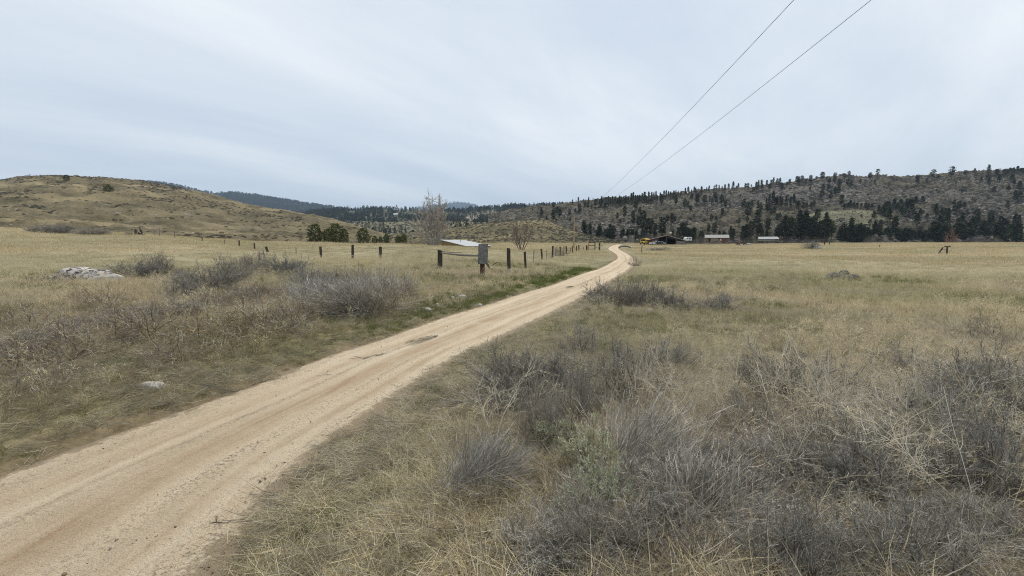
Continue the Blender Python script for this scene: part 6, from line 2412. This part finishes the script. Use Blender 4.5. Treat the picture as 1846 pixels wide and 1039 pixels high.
# bare trees
def bare_tree(px, py, D, hpx, wpx, label, seed, stems, group=None, cols=((.30, .265, .23), (.40, .36, .32), (.24, .205, .18)), th=1.0, name="bare_tree", cat="tree", dens=1.0, spread=1.0):
    global RNG
    keep, RNG = RNG, np.random.default_rng(seed)
    p = at(px, py, D)
    p[2] = min(p[2], float(land_z(p[0:1], p[1:2])[0]) if D < 300 else p[2])
    H = at(px, py - hpx, D)[2] - p[2]
    Wm = wpx * D / FPX / 2
    r = thing(name, label, cat, p, 0, group)
    a = np.array([s_[0] for s_ in stems])
    ph = np.array([s_[1] for s_ in stems])
    Ln = np.array([s_[2] for s_ in stems]) * H * .84
    az = np.where(a >= 0, 0.0, math.pi) + RNG.normal(0, .5, len(a))
    root = np.stack([a * .12, RNG.normal(0, .1, len(a)), np.full(len(a), -.2)], -1)
    P = paths(root, az, ph, -ph * .45, Ln, 9, .09)
    MB().tubes(P, (.012 * H * th * np.linspace(1, .22, 9))[None] * RNG.uniform(.75, 1.15, (len(a), 1)), 6, col=cols[0]).build("trunk", TWIG, r)
    br = MB()
    gen = P
    for lev, (nb, lf, rr, sp_) in enumerate(((13, .42 * spread, .0042, .55 * spread), (6, .55, .0024, .6), (4, .6, .0016, .6))):
        n, k, _ = gen.shape
        pi = np.repeat(np.arange(n), int(nb * (dens if lev else 1)))
        t = RNG.uniform(.22 if lev == 0 else .15, 1.0, len(pi)) * (k - 1)
        j = np.minimum(t.astype(int), k - 2)
        f = (t - j)[:, None]
        rt = gen[pi, j] * (1 - f) + gen[pi, j + 1] * f
        d = unit(unit(gen[pi, j + 1] - gen[pi, j]) + RNG.normal(0, sp_, (len(pi), 3)) + np.array([0, 0, .12]))
        pl = np.linalg.norm(gen[pi, -1] - gen[pi, 0], axis=1)
        Lb = pl * lf * RNG.uniform(.45, 1.1, len(pi)) * (1.1 - .5 * t / (k - 1))
        Q = paths(rt, np.arctan2(d[:, 1], d[:, 0]), np.arccos(np.clip(d[:, 2], -1, 1)), RNG.uniform(-.5, .1, len(pi)), Lb, 5, .1)
        R_ = rr * H * th * np.linspace(1, .45, 5)[None] * np.ones((len(pi), 1))
        if lev == 0:
            br.tubes(Q, R_, 4, pal(cols, len(pi)))
        else:
            br.ribbons(Q, R_ * 2, unit(np.cross(Q[:, -1] - Q[:, 0], RNG.normal(size=(len(pi), 3)))), pal(cols, len(pi)))
        gen = Q
    br.build("branches", TWIG, r)
    RNG = keep
    return r


bare_tree(783, 441, 104, 96, 90, "tall leafless tree with several pale trunks beside the white-roofed shed", 11,
          [(-1, .22, 1.0), (-.5, .06, 1.02), (.3, .16, .98), (1, .40, .95), (-1, .62, .85), (1.2, .62, .88), (-1.3, .95, .7), (.6, .28, 1.0), (-.8, .35, .98), (.9, .5, .95)], dens=1.15, th=1.2, spread=1.25, cols=((.38, .34, .30), (.50, .455, .41), (.32, .28, .245)))
bare_tree(940, 452, 84, 66, 72, "smaller leafless tree with two leaning trunks beyond the roadside fence", 12,
          [(-1, .62, .95), (.2, .38, .95), (.8, .66, .9), (-.3, .1, .92), (-1, .3, .95), (1, .25, .95)], cols=((.24, .20, .175), (.33, .27, .23), (.27, .21, .17)), dens=1.3, th=1.25)
bare_tree(763, 440, 110, 48, 40, "thin leafless sapling at the foot of the tall pale-trunked tree", 13, [(-1, .3, 1), (.5, .2, .9)], dens=.7)
bare_tree(1712, 437.5, 246, 28, 30, "reddish leafless bush-like tree before the dark pine thicket", 14,
          [(-1, .5, .8), (.2, .1, 1), (1, .5, .85), (-.4, .2, .95), (.6, .3, .9)], cols=((.22, .13, .10), (.30, .18, .14), (.25, .15, .12)), th=1.3)
pb = on_hill("hill_grassy", 53, 321)
bt = bare_tree(53, 321, float(pb[1]), 9, 12, "tiny leafless shrub on the grassy hill's crest against the sky", 15, [(-1, .4, .9), (.2, .1, 1), (1, .5, .8)], th=1.6)
bt.location = tuple(pb)


# ------------------------------------------------------------------ stuff on the hills
def on_faces(name, n, weight, tmax=.25):
    q, V, C, nf, t = HILLS[name]
    m = t <= nf + tmax
    m &= t > .9
    Vm, Cm = V[:, m], C[:, m]
    A = Vm[:-1, :-1]
    ar = np.linalg.norm(np.cross(Vm[1:, :-1] - A, Vm[:-1, 1:] - A), axis=2)
    qq = np.broadcast_to(q[:-1, None], ar.shape)
    tt = np.broadcast_to(t[m][None, :-1], ar.shape)
    w = (ar * np.clip(weight(A, Cm[:-1, :-1], qq, tt, nf), 0, None)).ravel()
    k = RNG.choice(len(w), n, p=w / w.sum())
    i, j = np.unravel_index(k, ar.shape)
    a, b = RNG.random((n, 1)), RNG.random((n, 1))
    P = Vm[i, j] * (1 - a) * (1 - b) + Vm[i + 1, j] * a * (1 - b) + Vm[i, j + 1] * (1 - a) * b + Vm[i + 1, j + 1] * a * b
    return P


FOREST = []
for v_ in range(5):
    tr_, cr_ = conifer(["spire", "pine", "spire", "bushy", "pine"][v_], 40 + v_, .45)
    both = MB()
    for src, col in ((cr_, None),):
        for V, F, c in zip(src.v, src.f, src.c):
            both.add(V, F, c)
    FOREST.append(both.build("forest_tree", NEEDLE_I, link=False))


def forest(name, label, hill_name, n, wt, hs, tint=(1, 1, 1), w=1.5):
    P = on_faces(hill_name, n, wt)
    h = RNG.uniform(*hs, n)
    scatter(name, label, FOREST, P - [0, 0, .5], spin(n, .02), np.column_stack([h * w, h * w, h]), RNG.integers(0, 5, n), RNG.uniform(.7, 1.25, (n, 1)) * np.array(tint), "forest")


forest("forest", "dark forest covering the long ridge beyond the grassy hill", "hill_forested", 7000, lambda A, C, q, t, nf: .5 + .8 * sstep(-.2, .4, fbm(A[..., 0] / 160, A[..., 1] / 160, 3, 301)), (16, 28), (.9, 1, 1.0), 1.9)
forest("forest", "conifer forest on the distant ridge around the pale rock outcrops", "hill_outcrop", 4200,
       lambda A, C, q, t, nf: (.25 + 1.3 * sstep(-.1, .45, fbm(A[..., 0] / 90, A[..., 1] / 90, 3, 305))) * np.clip(1.35 - C[..., 0] * 2.0, .06, 1) * (1 + 1.2 * sstep(880, 950, q)), (9, 17), w=1.4)
forest("forest", "blue-looking forest over the far mountain", "mountain_far", 4200, lambda A, C, q, t, nf: 1 + 0 * q, (22, 40), w=2.6)
for a, n_, wt, hs, lab in (("hill_valley", 260, lambda A, C, q, t, nf: np.exp(-((t - 1.95) / .12) ** 2) + .15 * sstep(.1, .4, fbm(A[..., 0] / 40, A[..., 1] / 40, 3, 311)) + .5 * (q > 800) * sstep(2, 2.4, t), (3, 9), "dark line of small trees across the sage flats in the valley"),):
    forest("trees", lab, a, n_, wt, hs, w=1.6)


def bush_proto(seed, cols):
    m = MB()
    n = 60
    az, u = RNG.random(n) * 6.28, RNG.random(n)
    r = .5 * np.sqrt(RNG.random(n))
    z = .42 * np.sqrt(np.clip(1 - (r / .55) ** 2, 0, 1)) * RNG.uniform(.3, 1, n)
    c = np.stack([r * np.cos(az), r * np.sin(az), z], -1)
    d = unit(c * np.array([1, 1, 1.6]) + RNG.normal(0, .25, (n, 3)))
    L_ = RNG.uniform(.12, .26, (n, 1))
    m.ribbons(np.stack([c - d * L_ * .5, c, c + d * L_ * .5], 1), L_ * np.array([[.25, .5, .12]]), unit(np.cross(d, RNG.normal(size=(n, 3)))), pal(cols, n))
    return m.build("scrub_bush", PLANT, link=False)


SCRUB = [bush_proto(i, [(.10, .095, .075), (.14, .13, .105), (.075, .075, .055), (.17, .155, .125)]) for i in range(5)]
BOULD = []
for v_ in range(6):
    m_ = MB()
    rock_mb(m_, 130 + v_, (1, .75, .7), 2, .38, flat=.6)
    BOULD.append(m_.build("hill_boulder", mat_plant("hill_stone", .35, 0) if v_ == 0 else BOULD[0].data.materials[0], link=False))

P = on_faces("hillside_rocky", 10000, lambda A, C, q, t, nf: np.clip(C[..., 0] - .12, .03, 1) * (.4 + 1.3 * sstep(-.1, .5, fbm(A[..., 0] / 18, A[..., 1] / 12, 3, 321))) * (q < 1950), .05)
n = len(P)
s = (.45 + 2.6 * RNG.random(n) ** 3.2)[:, None] * RNG.uniform(.7, 1.3, (n, 3))
rc_ = np.array([(.22, .19, .16), (.17, .15, .125), (.29, .255, .21), (.11, .10, .085), (.40, .355, .30), (.19, .155, .12)])[RNG.integers(0, 6, n)]
scatter("rubble", "boulders and rubble strewn over the rocky hillside", BOULD, P, spin(n, .4), s, RNG.integers(0, 6, n), rc_, "rocks")
P = on_faces("hillside_rocky", 9000, lambda A, C, q, t, nf: (.25 + np.clip(C[..., 1], 0, 1)) * (q < 1950), .1)
n = len(P)
scatter("scrub", "low grey scrub over the rocky hillside", SCRUB, P, spin(n, .1), sizes(n, .8, 3.2), RNG.integers(0, 5, n), RNG.uniform(.7, 1.3, (n, 1)) * np.array([1, 1, .95]))
P = on_faces("hill_grassy", 3600, lambda A, C, q, t, nf: .02 + np.clip(C[..., 1] - .12, 0, 1) ** 1.5 * 3 + .5 * sstep(.15, .5, fbm(A[..., 0] / 12, A[..., 1] / 8, 3, 331)) * (t < nf - .2), .05)
n = len(P)
scatter("scrub", "patches of dark grey brush over the grassy hill", SCRUB, P, spin(n, .1), sizes(n, .5, 1.7), RNG.integers(0, 5, n), RNG.uniform(.75, 1.3, (n, 1)) * np.array([1.08, 1, .92]))
P = on_faces("hill_grassy", 900, lambda A, C, q, t, nf: .02 + np.clip(C[..., 0] - .25, 0, 1) + .5 * sstep(nf - .12, nf, t), .02)
n = len(P)
scatter("rubble", "scattered rocks along the bands and crest of the grassy hill", BOULD, P, spin(n, .4), (.3 + 1.0 * RNG.random(n) ** 3)[:, None] * RNG.uniform(.7, 1.3, (n, 3)), RNG.integers(0, 6, n), np.array([(.30, .26, .215)]) * RNG.uniform(.6, 1.3, (n, 1)), "rocks")
P = on_faces("hill_knoll", 3200, lambda A, C, q, t, nf: .1 + np.clip(C[..., 1], 0, 1) + .9 * sstep(1020, 1075, q), .1)
n = len(P)
scatter("scrub", "grey sage dotted over the low knoll", SCRUB, P, spin(n, .1), sizes(n, .5, 1.4), RNG.integers(0, 5, n), RNG.uniform(.9, 1.5, (n, 1)) * np.array([1, 1, 1.0]))
P = on_faces("hill_spur", 900, lambda A, C, q, t, nf: .1 + np.clip(C[..., 1], 0, 1), .1)
n = len(P)
scatter("scrub", "grey sage dotted over the green spur", SCRUB, P, spin(n, .1), sizes(n, .5, 1.2), RNG.integers(0, 5, n), RNG.uniform(.8, 1.3, (n, 1)) * np.array([1, 1, 1.0]))
P = on_faces("hill_valley", 2500, lambda A, C, q, t, nf: .2 + np.clip(C[..., 1], 0, 1), .1)
n = len(P)
scatter("scrub", "grey-green sage over the valley flats", SCRUB, P, spin(n, .1), sizes(n, 1, 3), RNG.integers(0, 5, n), RNG.uniform(.9, 1.5, (n, 1)) * np.array([1, 1.05, 1.0]))
